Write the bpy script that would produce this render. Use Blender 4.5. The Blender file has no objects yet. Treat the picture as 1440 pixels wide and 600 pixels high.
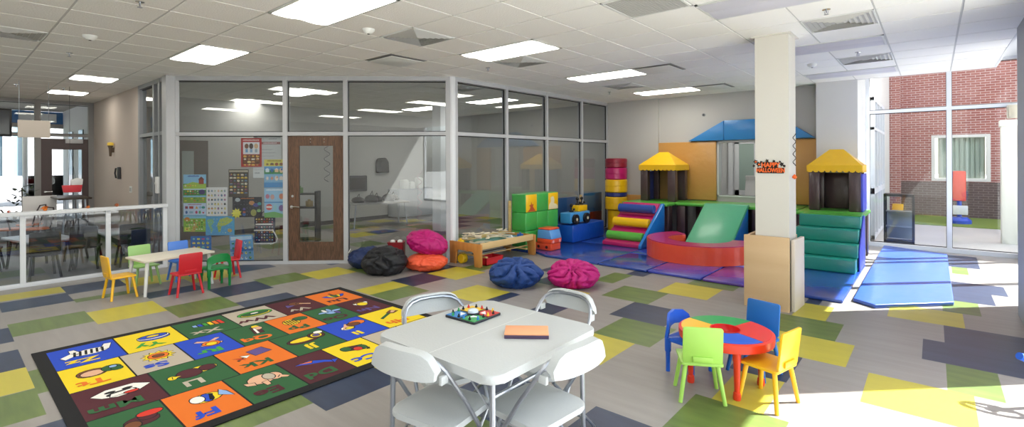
import bpy, bmesh, math, random
from mathutils import Vector, Matrix, noise
from math import pi, sin, cos, radians
random.seed(7)
SC = bpy.context.scene
COL = SC.collection

# ------------------------------------------------------------------ camera, sky, sun, exposure
cam_data = bpy.data.cameras.new('camera')
cam = bpy.data.objects.new('camera', cam_data)
COL.objects.link(cam)
cam.location = (0, 0, 1.66)
cam.rotation_euler = (radians(90), 0, radians(40.55))
cam.rotation_euler = (Matrix.Rotation(radians(40.55), 3, 'Z') @ Matrix.Rotation(radians(90), 3, 'X') @ Matrix.Rotation(radians(-0.25), 3, 'Z')).to_euler()
cam_data.sensor_width = 36.0
cam_data.lens = 36.0 * 693.0 / 1440.0
cam_data.shift_y = -74.0 / 1440.0
cam_data.clip_start = 0.05
cam_data.clip_end = 400
SC.camera = cam
SC.view_settings.view_transform = 'Standard'
SC.view_settings.look = 'None'
SC.view_settings.gamma = 1.0
SC.view_settings.use_curve_mapping = False
SC.view_settings.exposure = 0.42

SUN_EL = radians(47.3)
w = bpy.data.worlds.new('sky')
SC.world = w
w.use_nodes = True
wn = w.node_tree
sky = wn.nodes.new('ShaderNodeTexSky')
sky.sky_type = 'NISHITA'
sky.sun_disc = False
sky.sun_elevation = SUN_EL
sky.sun_rotation = radians(45)
sky.dust_density = 2.0
bgn = wn.nodes['Background']
hs = wn.nodes.new('ShaderNodeHueSaturation')
hs.inputs['Saturation'].default_value = 0.45
wn.links.new(sky.outputs[0], hs.inputs['Color'])
wn.links.new(hs.outputs[0], bgn.inputs[0])
bgn.inputs[1].default_value = 0.50
sd = bpy.data.lights.new('sun', 'SUN')
sd.energy = 22.0
sd.angle = radians(0.6)
sd.color = (1.0, 0.98, 0.94)
sun = bpy.data.objects.new('sun', sd)
COL.objects.link(sun)
sv = Vector((cos(SUN_EL) * cos(radians(45)), cos(SUN_EL) * sin(radians(45)), sin(SUN_EL)))
sun.rotation_euler = sv.to_track_quat('Z', 'Y').to_euler()
sun.location = sv * 30
LAMP = 9.2          # radiance of the lit ceiling troffers

# ------------------------------------------------------------------ materials
def lin(c):
    if isinstance(c, str):
        c = [int(c[i:i + 2], 16) / 255 for i in (0, 2, 4)]
    return [x / 12.92 if x <= 0.04045 else ((x + 0.055) / 1.055) ** 2.4 for x in c] + [1.0]

MATS = {}
def mat(name, color, rough=0.5, metal=0.0, coat=0.0, emit=0.0, bump=None, vary=None, spec=0.5, alpha=None, trans=0.0):
    """bump=(scale,strength); vary=(scale vec, amount, second colour)"""
    if name in MATS:
        return MATS[name]
    m = bpy.data.materials.new(name)
    m.use_nodes = True
    nt = m.node_tree
    b = nt.nodes['Principled BSDF']
    b.inputs['Base Color'].default_value = lin(color)
    b.inputs['Roughness'].default_value = rough
    b.inputs['Metallic'].default_value = metal
    b.inputs['Coat Weight'].default_value = coat
    b.inputs['Specular IOR Level'].default_value = spec
    if coat:
        b.inputs['Coat Roughness'].default_value = 0.12
    if trans:
        b.inputs['Transmission Weight'].default_value = trans
    if emit:
        b.inputs['Emission Color'].default_value = lin(color)
        b.inputs['Emission Strength'].default_value = emit
    tc = nt.nodes.new('ShaderNodeTexCoord')
    mp = nt.nodes.new('ShaderNodeMapping')
    nz = nt.nodes.new('ShaderNodeTexNoise')
    nt.links.new(tc.outputs['Object'], mp.inputs[0])
    nt.links.new(mp.outputs[0], nz.inputs['Vector'])
    nz.inputs['Detail'].default_value = 4
    if vary:
        mp.inputs['Scale'].default_value = vary[0]
        nz.inputs['Scale'].default_value = 1
        mx = nt.nodes.new('ShaderNodeMix')
        mx.data_type = 'RGBA'
        mx.inputs['A'].default_value = lin(color)
        mx.inputs['B'].default_value = lin(vary[2])
        rp = nt.nodes.new('ShaderNodeMapRange')
        rp.inputs[1].default_value = 0.35
        rp.inputs[2].default_value = 0.65
        rp.inputs[4].default_value = vary[1]
        nt.links.new(nz.outputs[0], rp.inputs[0])
        nt.links.new(rp.outputs[0], mx.inputs['Factor'])
        nt.links.new(mx.outputs['Result'], b.inputs['Base Color'])
    if bump:
        n2 = nt.nodes.new('ShaderNodeTexNoise')
        n2.inputs['Scale'].default_value = bump[0]
        n2.inputs['Detail'].default_value = 3
        nt.links.new(tc.outputs['Object'], n2.inputs['Vector'])
        bp = nt.nodes.new('ShaderNodeBump')
        bp.inputs['Strength'].default_value = bump[1]
        bp.inputs['Distance'].default_value = 0.02
        nt.links.new(n2.outputs[0], bp.inputs['Height'])
        nt.links.new(bp.outputs[0], b.inputs['Normal'])
    MATS[name] = m
    return m

def glass_mat(name, tint=(0.9, 0.92, 0.92), f0=0.045):
    m = bpy.data.materials.new(name)
    m.use_nodes = True
    nt = m.node_tree
    nt.nodes.clear()
    out = nt.nodes.new('ShaderNodeOutputMaterial')
    mix = nt.nodes.new('ShaderNodeMixShader')
    tr = nt.nodes.new('ShaderNodeBsdfTransparent')
    tr.inputs[0].default_value = (*tint, 1)
    gl = nt.nodes.new('ShaderNodeBsdfGlossy')
    gl.inputs['Roughness'].default_value = 0.0
    ge = nt.nodes.new('ShaderNodeNewGeometry')
    dt = nt.nodes.new('ShaderNodeVectorMath'); dt.operation = 'DOT_PRODUCT'
    nt.links.new(ge.outputs['Incoming'], dt.inputs[0]); nt.links.new(ge.outputs['Normal'], dt.inputs[1])
    def mth(op, a, b=None):
        n = nt.nodes.new('ShaderNodeMath'); n.operation = op
        for i, v in enumerate((a, b)):
            if v is None: continue
            if isinstance(v, (int, float)): n.inputs[i].default_value = v
            else: nt.links.new(v, n.inputs[i])
        return n.outputs[0]
    a = mth('ABSOLUTE', dt.outputs['Value'])
    p = mth('POWER', mth('SUBTRACT', 1.0, a), 5.0)
    f = mth('ADD', mth('MULTIPLY', p, 1 - f0), f0)
    nt.links.new(f, mix.inputs[0]); nt.links.new(tr.outputs[0], mix.inputs[1]); nt.links.new(gl.outputs[0], mix.inputs[2])
    nt.links.new(mix.outputs[0], out.inputs[0])
    MATS[name] = m
    return m

def brick_mat(name, c1, c2, mortar, scale, bw=0.2, bh=0.068):
    m = bpy.data.materials.new(name)
    m.use_nodes = True
    nt = m.node_tree
    b = nt.nodes['Principled BSDF']
    b.inputs['Roughness'].default_value = 0.85
    tc = nt.nodes.new('ShaderNodeTexCoord')
    sp = nt.nodes.new('ShaderNodeSeparateXYZ')
    cb = nt.nodes.new('ShaderNodeCombineXYZ')
    ad = nt.nodes.new('ShaderNodeMath'); ad.operation = 'ADD'
    nt.links.new(tc.outputs['Object'], sp.inputs[0])
    nt.links.new(sp.outputs[0], ad.inputs[0]); nt.links.new(sp.outputs[1], ad.inputs[1])
    nt.links.new(ad.outputs[0], cb.inputs[0]); nt.links.new(sp.outputs[2], cb.inputs[1])
    br = nt.nodes.new('ShaderNodeTexBrick')
    br.inputs['Color1'].default_value = lin(c1); br.inputs['Color2'].default_value = lin(c2)
    br.inputs['Mortar'].default_value = lin(mortar)
    br.inputs['Scale'].default_value = scale
    br.inputs['Brick Width'].default_value = bw; br.inputs['Row Height'].default_value = bh
    br.inputs['Mortar Size'].default_value = 0.007
    nt.links.new(cb.outputs[0], br.inputs[0])
    nt.links.new(br.outputs[0], b.inputs['Base Color'])
    MATS[name] = m
    return m

def wood_mat(name, c1, c2, rough=0.5, axis='Z', scale=14):
    m = bpy.data.materials.new(name)
    m.use_nodes = True
    nt = m.node_tree
    b = nt.nodes['Principled BSDF']
    b.inputs['Roughness'].default_value = rough
    tc = nt.nodes.new('ShaderNodeTexCoord')
    mp = nt.nodes.new('ShaderNodeMapping')
    s = {'X': (0.12, 1, 1), 'Y': (1, 0.12, 1), 'Z': (1, 1, 0.12)}[axis]
    mp.inputs['Scale'].default_value = s
    nz = nt.nodes.new('ShaderNodeTexNoise')
    nz.inputs['Scale'].default_value = scale; nz.inputs['Detail'].default_value = 6; nz.inputs['Distortion'].default_value = 1.2
    rp = nt.nodes.new('ShaderNodeValToRGB')
    rp.color_ramp.elements[0].position = 0.38; rp.color_ramp.elements[0].color = lin(c2)
    rp.color_ramp.elements[1].position = 0.62; rp.color_ramp.elements[1].color = lin(c1)
    nt.links.new(tc.outputs['Object'], mp.inputs[0]); nt.links.new(mp.outputs[0], nz.inputs['Vector'])
    nt.links.new(nz.outputs[0], rp.inputs[0]); nt.links.new(rp.outputs[0], b.inputs['Base Color'])
    MATS[name] = m
    return m

# building
WALL = mat('wall_paint_greige', 'b7b6b3', 0.8)
WALLW = mat('wall_paint_pale', 'd2d3d4', 0.8)
WALLT = mat('wall_paint_taupe', 'bfb2a8', 0.8)
CEIL = mat('ceiling_tile_white', 'efeeea', 0.9, bump=(60, 0.25))
CEILB = mat('ceiling_grid_metal', 'c6c6c3', 0.6)
ALU = mat('frame_pale_grey_paint', 'b2b4b8', 0.45)
ALUW = mat('frame_white_paint', 'd8dbe0', 0.4)
GASK = mat('black_gasket', '15171a', 0.6)
GLASS = glass_mat('interior_glass', (0.90, 0.92, 0.93), 0.085)
GLASSR = glass_mat('rail_glass', (0.78, 0.81, 0.84), 0.06)
GLASSX = glass_mat('exterior_glass', (0.93, 0.95, 0.95), 0.035)
DOORW = wood_mat('door_oak', '6a4c38', '4c3627', 0.5, 'Z', 45)
DARKW = mat('dark_door_wood', '57494a', 0.5)
COLP = mat('column_paint_cream', 'd4d1c8', 0.7)
FB = dict(vary=((1.5, 14, 1), 0.45, '827d78'))
F0 = mat('floor_vinyl_greige', '938e8a', 0.38, **FB)
FY = mat('floor_vinyl_yellow', 'bdb13d', 0.38, vary=((2, 9, 1), 0.35, 'a89e38'))
FG = mat('floor_vinyl_green', '586a36', 0.38, vary=((2, 14, 1), 0.7, '6c8040'))
FN = mat('floor_vinyl_navy', '263048', 0.38, vary=((2, 9, 1), 0.6, '32405a'))
GREY = mat('satin_grey', '84868a', 0.5)
STEEL = mat('steel_tube', 'a4a9b2', 0.3, 0.8)
CHROME = mat('chrome', 'd5d5d5', 0.15, 1.0)
BLACK = mat('black_plastic', '18181b', 0.45)
DKGREY = mat('dark_grey', '35363a', 0.5)
WHITE = mat('white_plastic', 'dddfdc', 0.45)
WPLAS = mat('folding_white_plastic', 'bcc0c0', 0.45, bump=(90, 0.08))
PAPER = mat('white_paper', 'e2e2e2', 0.7)
def C(name, hexs, rough=0.5, **k): return mat(name, hexs, rough, **k)
VIN = dict(coat=0.35, bump=(5, 0.35))
def vinyl(name, hexs): return mat('vinyl_' + name, hexs, 0.32, coat=0.3, bump=(6, 0.45))
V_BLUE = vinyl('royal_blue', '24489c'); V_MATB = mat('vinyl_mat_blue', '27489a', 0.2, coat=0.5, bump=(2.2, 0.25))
V_GREEN = vinyl('green', '3fa64a'); V_TEAL = vinyl('teal', '1a8c7c'); V_YEL = vinyl('yellow', 'f2be0c'); V_MAG = vinyl('magenta', 'bb1c66')
V_ORG = vinyl('red_orange', 'ea5230'); V_SKY = vinyl('sky_blue', '1e78c8'); V_TAN = vinyl('tan', 'c4904a'); V_BRN = vinyl('brown', '4a3638')
V_LIME = vinyl('lime_green', '57b040'); V_NAVY = vinyl('navy', '26357a'); V_DRED = vinyl('dark_red', '8c1330'); V_CREAM = vinyl('cream_tan', 'd2b48c')
V_ROOFB = vinyl('roof_blue', '2f7fc0'); V_SLIDE = mat('vinyl_slide_green', '4aa67c', .42, coat=.15, bump=(6, .3)); V_PURP = mat('vinyl_purple', '5c3aa6', 0.2, coat=0.5, bump=(2.2, 0.25))
MAPLE = wood_mat('maple', 'dcbc80', 'cba768', 0.4, 'X', 8)
MAPLEO = wood_mat('maple_end', 'c98d48', 'b97c3c', 0.4, 'Z', 8)  # orange light on the end panels put into the wood colour

# ------------------------------------------------------------------ mesh builder
class MB:
    def __init__(self):
        self.bm = bmesh.new(); self.mi = 0; self.M = Matrix.Identity(4)
    def _v(self, p): return self.bm.verts.new(self.M @ Vector(p))
    def _f(self, vs, smooth=False):
        try:
            f = self.bm.faces.new(vs)
        except ValueError:
            return None
        f.material_index = self.mi; f.smooth = smooth
        return f
    def box(self, a, b, bev=0.0, seg=2, R=None):
        x0, y0, z0 = a; x1, y1, z1 = b
        ps = [(x0, y0, z0), (x1, y0, z0), (x1, y1, z0), (x0, y1, z0), (x0, y0, z1), (x1, y0, z1), (x1, y1, z1), (x0, y1, z1)]
        if R is not None:
            c = Vector(((x0 + x1) / 2, (y0 + y1) / 2, (z0 + z1) / 2))
            ps = [c + R @ (Vector(p) - c) for p in ps]
        v = [self._v(p) for p in ps]
        fs = [self._f([v[i] for i in q]) for q in ((3, 2, 1, 0), (4, 5, 6, 7), (0, 1, 5, 4), (1, 2, 6, 5), (2, 3, 7, 6), (3, 0, 4, 7))]
        if bev: self._bev(fs, bev, seg)
        return self
    def _bev(self, fs, bev, seg=2):
        es = set(e for f in fs if f for e in f.edges)
        r = bmesh.ops.bevel(self.bm, geom=list(es), offset=bev, segments=seg, affect='EDGES', profile=0.5, clamp_overlap=True)
        for f in r['faces']:
            f.material_index = self.mi; f.smooth = True
    def prism(self, pts, h0, h1, plane='xy', bev=0.0, seg=2, smooth=False):
        def P(p, h):
            return {'xy': (p[0], p[1], h), 'xz': (p[0], h, p[1]), 'yz': (h, p[0], p[1])}[plane]
        lo = [self._v(P(p, h0)) for p in pts]; hi = [self._v(P(p, h1)) for p in pts]
        n = len(pts)
        fs = [self._f(lo[::-1]), self._f(hi)]
        for i in range(n):
            fs.append(self._f([lo[i], lo[(i + 1) % n], hi[(i + 1) % n], hi[i]], smooth or n > 8))
        if bev: self._bev(fs, bev, seg)
        return self
    def flat(self, pts):
        return self._f([self._v(p) for p in pts])
    def tube(self, pts, r, n=8, closed=False, cap=True):
        pts = [Vector(p) for p in pts]
        m = len(pts); rs = r if isinstance(r, (list, tuple)) else [r] * m
        rings = []; up = None
        for i, p in enumerate(pts):
            a = pts[(i - 1) % m] if (closed or i > 0) else None
            b = pts[(i + 1) % m] if (closed or i < m - 1) else None
            t = ((p - a).normalized() if a is not None else Vector()) + ((b - p).normalized() if b is not None else Vector())
            t.normalize()
            if up is None:
                up = Vector((0, 0, 1)) if abs(t.z) < 0.9 else Vector((1, 0, 0))
            s = t.cross(up).normalized(); up = s.cross(t).normalized()
            rings.append([self._v(p + (s * cos(2 * pi * k / n) + up * sin(2 * pi * k / n)) * rs[i]) for k in range(n)])
        rng = range(m) if closed else range(m - 1)
        for i in rng:
            A, B = rings[i], rings[(i + 1) % m]
            for k in range(n):
                self._f([A[k], B[k], B[(k + 1) % n], A[(k + 1) % n]], True)
        if cap and not closed:
            self._f(rings[0]); self._f(rings[-1][::-1])
        return self
    def cyl(self, p0, p1, r0, r1=None, n=16):
        return self.tube([p0, p1], [r0, r0 if r1 is None else r1], n)
    def lathe(self, prof, n=24, c=(0, 0, 0)):
        rings = []
        for r, z in prof:
            if r < 1e-5: rings.append([self._v((c[0], c[1], c[2] + z))])
            else: rings.append([self._v((c[0] + r * cos(2 * pi * k / n), c[1] + r * sin(2 * pi * k / n), c[2] + z)) for k in range(n)])
        for A, B in zip(rings, rings[1:]):
            for k in range(n):
                k2 = (k + 1) % n
                if len(A) == 1 and len(B) == 1: continue
                if len(A) == 1: self._f([A[0], B[k2], B[k]][::-1] if False else [A[0], B[k], B[k2]], True)
                elif len(B) == 1: self._f([A[k], A[k2], B[0]], True)
                else: self._f([A[k], A[k2], B[k2], B[k]], True)
        return self
    def ball(self, c, r, n=12):
        if isinstance(r, (int, float)): r = (r, r, r)
        prof = [(sin(pi * i / n), -cos(pi * i / n)) for i in range(n + 1)]
        old = self.M
        self.M = old @ Matrix.Translation(c) @ Matrix.Diagonal((*r, 1))
        self.lathe([(max(0, a) if 0 < i < n else 0, b) for i, (a, b) in enumerate(prof)], n * 2)
        self.M = old
        return self
    def finish(self, name, mats, parent=None, sharp=35):
        me = bpy.data.meshes.new(name)
        bmesh.ops.recalc_face_normals(self.bm, faces=self.bm.faces[:])
        self.bm.to_mesh(me); self.bm.free()
        for m in (mats if isinstance(mats, (list, tuple)) else [mats]): me.materials.append(m)
        me.set_sharp_from_angle(angle=radians(sharp))
        o = bpy.data.objects.new(name, me)
        COL.objects.link(o)
        if parent is not None: o.parent = parent
        return o

def tagp(o, label, cat, group=None, kind=None):
    if label: o['label'] = label
    if cat: o['category'] = cat
    if group: o['group'] = group
    if kind: o['kind'] = kind
    return o
def thing(name, label, cat, loc=(0, 0, 0), rz=0.0, group=None, kind=None):
    o = bpy.data.objects.new(name, None)
    o.empty_display_size = 0.1
    COL.objects.link(o); o.location = loc; o.rotation_euler = (0, 0, rz)
    return tagp(o, label, cat, group, kind)
def struct(name, mb, m):
    o = mb.finish(name, m); o['kind'] = 'structure'; return o
def dup(root, loc, rz, label=None, group=None):
    def cp(o, par):
        c = o.copy(); COL.objects.link(c)
        if par is not None: c.parent = par
        for ch in list(o.children):
            cp(ch, c)
        return c
    r = cp(root, None)
    r.location = loc; r.rotation_euler = (0, 0, rz)
    if label: r['label'] = label
    if group: r['group'] = group
    return r
def rrect(x0, y0, x1, y1, r, n=5):
    pts = []
    for cx, cy, a in ((x1 - r, y1 - r, 0), (x0 + r, y1 - r, 90), (x0 + r, y0 + r, 180), (x1 - r, y0 + r, 270)):
        for i in range(n + 1):
            t = radians(a + 90 * i / n); pts.append((cx + r * cos(t), cy + r * sin(t)))
    return pts
def arc(cx, cy, r, a0, a1, n):
    return [(cx + r * cos(radians(a0 + (a1 - a0) * i / n)), cy + r * sin(radians(a0 + (a1 - a0) * i / n))) for i in range(n + 1)]
def textmesh(s, size, ext=0.0):
    cu = bpy.data.curves.new('t', 'FONT'); cu.body = s; cu.size = size; cu.extrude = ext; cu.align_x = 'CENTER'; cu.align_y = 'CENTER'
    cu.resolution_u = 3; cu.offset = size * .035
    o = bpy.data.objects.new('t', cu); COL.objects.link(o)
    bpy.context.view_layer.update()
    me = bpy.data.meshes.new_from_object(o)
    bpy.data.objects.remove(o); bpy.data.curves.remove(cu)
    return me
def add_mesh(mb, me, M):
    n0 = len(mb.bm.verts)
    vs = [mb._v(M @ v.co) for v in me.vertices]
    for p in me.polygons:
        mb._f([vs[i] for i in p.vertices])
    bpy.data.meshes.remove(me)

# ------------------------------------------------------------------ floor
BAND0, BH = 0.47, 0.607
TILES = {  # band: [(x0, x1, colour)]
 -1: [(-7.1, -6.51, 'n'), (-6.21, -5.62, 'n'), (-5.62, -5.05, 'y'), (-5.04, -4.46, 'g'), (-4.3, -3.7, 'n')],
 0: [(-8.42, -7.86, 'n'), (-7.24, -6.68, 'g'), (-5.49, -4.9, 'g'), (-4.3, -3.7, 'n'), (-8.9, -8.5, 'y')],
 1: [(-8.88, -8.3, 'n'), (-7.95, -7.74, 'g'), (-7.14, -6.53, 'y'), (-3.85, -3.25, 'g'), (-4.9, -4.5, 'y')],
 2: [(-8.7, -8.13, 'y'), (-7.62, -7.26, 'n'), (-6.7, -6.12, 'g'), (-3.68, -3.08, 'n'), (-2.31, -1.7, 'g')],
 3: [(-8.35, -7.73, 'y'), (-7.2, -6.62, 'n'), (-6.27, -5.7, 'n'), (-3.47, -3.18, 'y'), (-2.65, -2.05, 'n'), (-1.74, -1.1, 'n')],
 4: [(-8.47, -7.92, 'n'), (-7.3, -6.75, 'g'), (-1.29, -0.7, 'g')],
 5: [(-7.15, -6.6, 'y'), (-5.69, -5.34, 'y'), (-5.34, -4.91, 'g'), (-2.52, -2.06, 'y'), (-1.18, -0.85, 'y')],
 6: [(-7.8, -7.35, 'n'), (-6.9, -6.34, 'g'), (-5.76, -5.25, 'n'), (-4.66, -4.07, 'y'), (-4.39, -4.39, 'n'), (-4.07, -3.9, 'n'), (-3.43, -3.13, 'n'), (-2.5, -1.92, 'g'), (-1.25, -0.84, 'n'), (-0.39, 0.21, 'y')],
 7: [(-6.0, -5.7, 'n'), (-5.7, -5.08, 'y'), (-3.6, -3.27, 'y'), (-2.67, -2.05, 'n'), (-1.15, -0.54, 'y'), (0.07, 0.37, 'g')],
 8: [(-5.6, -5.2, 'g'), (-4.2, -3.9, 'n'), (-3.12, -2.51, 'g'), (-1.31, -0.69, 'g'), (-0.08, 0.68, 'n')],
 9: [(-4.55, -4.3, 'n'), (-3.6, -3.3, 'g'), (-2.67, -2.05, 'y'), (-1.16, -0.85, 'y'), (0.07, 0.68, 'n')],
 10: [(-3.42, -3.15, 'n'), (-2.52, -1.93, 'g'), (-1.14, -1.0, 'n'), (-0.38, 0.23, 'y')],
 11: [(0.07, 0.38, 'g')], 12: [(-0.1, 0.53, 'n')], 13: [(0.1, 0.68, 'n')],
 15: [(0.2, 0.38, 'g')], 16: [(0.0, 0.53, 'n')], 17: [(0.0, 0.54, 'n')],
}
rt = random.Random(5)
mb = MB()
for k in range(-10, 21):
    y0 = BAND0 + BH * k; y1 = y0 + BH
    if k == 18: y1 = 11.75
    if k > 18: break
    segs = sorted([s for s in TILES.get(k, []) if s[1] > s[0]])
    ymid = (y0 + y1) / 2
    lim = -9.3 if ymid < 2.5 else -9.35 + (ymid - 2.5) * 1.08 - 0.4
    lim = min(lim, -6.3)
    x = -15.6
    extra = []
    while x < lim - 1.2:
        if rt.random() < 0.36:
            extra.append((x, x + 0.6, rt.choice('nnygg')))
        x += 0.6
    segs = sorted(extra + [s for s in segs])
    cur = -15.6
    for (a, b, c) in segs:
        if a < cur: a = cur
        if b <= a: continue
        if a > cur:
            mb.mi = 0; mb.flat([(cur, y0, 0), (a, y0, 0), (a, y1, 0), (cur, y1, 0)])
        mb.mi = {'y': 1, 'g': 2, 'n': 3}[c]; mb.flat([(a, y0, 0), (b, y0, 0), (b, y1, 0), (a, y1, 0)])
        cur = b
    mb.mi = 0; mb.flat([(cur, y0, 0), (1.25, y0, 0), (1.25, y1, 0), (cur, y1, 0)])
mb.mi = 0
mb.box((-15.6, -5.6, -0.2), (1.25, 11.75, -0.01))
struct('floor', mb, [F0, FY, FG, FN])

# ------------------------------------------------------------------ ceiling (suspended tiles with reveals)
CZ = 3.05
def cell(i, j):  # tile (i, j): i counts tiles leftwards from the window side, j away from the camera
    x1 = 0.205 - 0.615 * i; y0 = 0.79 + 0.608 * j
    return (x1 - 0.615, y0, x1, y0 + 0.608)
LITS = [(6, j) for j in (-6, -2, 2, 6, 10, 14)] + [(11, j) for j in (-6, -2, 2)]
OFFS = [(1, j) for j in (-6, -2, 2, 6, 10, 14)]
SMALL = [(17, 1), (21, 1), (17, -2), (21, -2), (17, -4), (21, -4)]  # unseen middle pair added to brighten the foyer wall
BACK = [(15, 6), (19, 6), (12, 12), (16, 12)]
GRILLE = [(3, 5)]
DIFF = [(7, 4), (7, 7), (7, 12), (1, 8), (1, 12), (12, -1), (11, 9)]
PLAQ = [(9, 5), (5, 10), (5, 14)]
occ = set(SMALL + GRILLE + DIFF + PLAQ)
for (i, j) in LITS + OFFS + BACK: occ |= {(i, j), (i + 1, j)}
mb = MB()
for i in range(-1, 26):
    for j in range(-11, 17):
        if (i, j) in occ: continue
        a, b, c, d = cell(i, j)
        c = min(c, 0.72)
        if c - a < 0.03 or a < -15.6: continue
        lim = 10.45 if a > -1.2 else 10.65
        d = min(d, lim)
        if d - b < 0.03: continue
        g = 0.009
        mb.mi = 0; mb.box((a + g, b + g, CZ), (c - g, d - g, CZ + 0.02))
mb.mi = 1
mb.box((-15.6, -5.6, CZ + 0.006), (-1.2, 10.65, CZ + 0.3)); mb.box((-1.2, -5.6, CZ + 0.006), (0.72, 10.45, CZ + 0.3))
mb.mi = 2
mb.box((0.70, -5.6, CZ - 0.004), (0.73, 10.47, CZ + 0.32)); mb.box((-1.2, 10.45, CZ - 0.004), (0.73, 10.48, CZ + 0.32))
mb.box((-15.6, -5.6, CZ + 0.32), (1.3, 11.9, CZ + 0.6))
struct('ceiling', mb, [CEIL, CEILB, WALLW])

# ------------------------------------------------------------------ walls
H = CZ
mb = MB()   # back wall with the opening to the next room
BY = 10.65
OX0, OX1, OZ0, OZ1 = -3.43, -2.2, 0.93, 2.02
mb.box((-6.1, BY - 0.06, 0), (-4.72, BY + 0.15, H + .3)); mb.box((-4.72, BY, 0), (OX0, BY + 0.15, H + .3))
mb.box((OX1, BY, 0), (-1.62, BY + 0.15, H + .3)); mb.box((OX0, BY, 0), (OX1, BY + 0.15, OZ0)); mb.box((OX0, BY, OZ1), (OX1, BY + 0.15, H + .3))
struct('wall_back', mb, WALL)
mb = MB(); mb.box((-1.62, 10.4, 0), (-1.0, 11.9, 3.4)); struct('wall_back_pier', mb, WALLW)
mb = MB()
mb.box((OX0 - .02, BY - .02, OZ0 - .03), (OX1, BY + .17, OZ0)); mb.box((OX0 - .02, BY - .02, OZ1), (OX1, BY + .17, OZ1 + .03)); mb.box((OX0 - .02, BY - .02, OZ0 - .03), (OX0 + .02, BY + .17, OZ1 + .03))
struct('trim_1', mb, WALLW)
# the next room seen through the opening
mb = MB(); mb.box((-7, 13.2, 0), (-1.62, 13.3, 3.0)); mb.box((-7, 10.81, 2.9), (-1.62, 13.2, 3.0)); mb.box((-7, 10.81, 0), (-6.9, 13.2, 3)); mb.box((-7, 10.81, -.1), (-1.62, 13.3, 0))
struct('wall_next_room', mb, WALLW)
mb = MB()
mb.box((-3.97, 13.1, 0), (-3.86, 13.2, 2.25)); mb.box((-3.25, 13.1, 0), (-3.16, 13.2, 2.25)); mb.box((-3.97, 13.1, 2.2), (-3.16, 13.2, 2.3))
mb.box((-3.82, 13.13, 0.0), (-3.72, 13.17, 2.18)); mb.box((-3.37, 13.13, 0), (-3.27, 13.17, 2.18)); mb.box((-3.82, 13.13, 2.06), (-3.27, 13.17, 2.2)); mb.box((-3.82, 13.13, 0), (-3.27, 13.17, 0.9))
d2 = struct('door_2', mb, ALUW)
mb = MB(); mb.box((-3.72, 13.145, .9), (-3.37, 13.155, 2.06)); mb.finish('pane', C('pane_green_grey', '9db0aa', 0.2), d2)

# column with its tan wrap pad
CX0, CX1, CY0, CY1 = -1.54, -1.2, 6.05, 6.40
mb = MB(); mb.box((CX0, CY0, 0), (CX1, CY1, H + .01)); mb.box((CX0 - .03, CY0 - .03, H - .012), (CX1 + .03, CY1 + .03, H + .01))
struct('trim_column', mb, COLP)
t = thing('column_pad', 'tan wooden box wrap around the foot of the cream column', 'column pad', (-1.4, 6.2, 0))
mb = MB(); mb.box((-.25, -.205, 0), (.21, -.165, .81), .004); mb.finish('front_panel', wood_mat('pad_tan_wood', 'd6b78d', 'cfae84', 0.5, 'X', 3), t)
mb = MB(); mb.box((.225, -.14, 0), (.262, .26, .78), .004, R=Matrix.Rotation(radians(-3), 3, 'Z')); mb.finish('side_panel', C('pad_pale_laminate', 'e2d6c6', 0.5), t)  # side panel paler than the front panel
mb = MB(); mb.box((-.25, -.16, 0), (-.215, .26, .8), .004); mb.box((-.21, .225, 0), (.2, .26, .8), .004); mb.finish('rear_panel', MATS['pad_tan_wood'], t)

# front-right pier and right-hand window wall (X = 1.1)
mb = MB(); mb.box((0.68, 5.9, 0), (1.12, 7.5, 3.4)); mb.box((1.05, 7.5, 0), (1.19, 8.18, 3.4)); struct('wall_right_pier', mb, C('pier_grey_paint', '9fa1a4', .6))
def wall_frame(mb, p0, p1, posts, zt, ztr, w=0.06, d=0.11, z0=0.0, base=0.08, extra_h=()):
    """aluminium frame along p0-p1; posts = distances along the run"""
    a = Vector((*p0, 0)); b = Vector((*p1, 0)); L = (b - a).length
    ang = math.atan2(b.y - a.y, b.x - a.x)
    mb.M = Matrix.Translation(a) @ Matrix.Rotation(ang, 4, 'Z')
    for s in posts: mb.box((s - w / 2, -d / 2, z0), (s + w / 2, d / 2, zt))
    for z, h in ((z0 + base / 2, base), (zt - .035, .07), *[(q, .06) for q in ((ztr,) if ztr else ())], *extra_h):
        mb.box((0, -d / 2 + .004, z - h / 2), (L, d / 2 - .004, z + h / 2))
    mb.M = Matrix.Identity(4)
    return a, ang, L
def panes(parent, a, ang, L, posts, zs, m, name='pane', y=0.0, gask=True):
    M = Matrix.Translation(a) @ Matrix.Rotation(ang, 4, 'Z')
    for s0, s1 in zip(posts, posts[1:]):
        for z0, z1 in zip(zs, zs[1:]):
            g = MB(); g.M = M; g.box((s0 + .03, y - .003, z0 + .03), (s1 - .03, y + .003, z1 - .03)); g.finish(name, m, parent)
            if gask:
                q = MB(); q.M = M; t_ = .012
                x0, x1, a0, a1 = s0 + .03, s1 - .03, z0 + .03, z1 - .03
                for bx in ((x0, a0, x0 + t_, a1), (x1 - t_, a0, x1, a1), (x0 + t_, a0, x1 - t_, a0 + t_), (x0 + t_, a1 - t_, x1 - t_, a1)):
                    q.box((bx[0], y - .012, bx[1]), (bx[2], y + .012, bx[3]))
                q.finish('gasket', GASK, parent)
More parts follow.
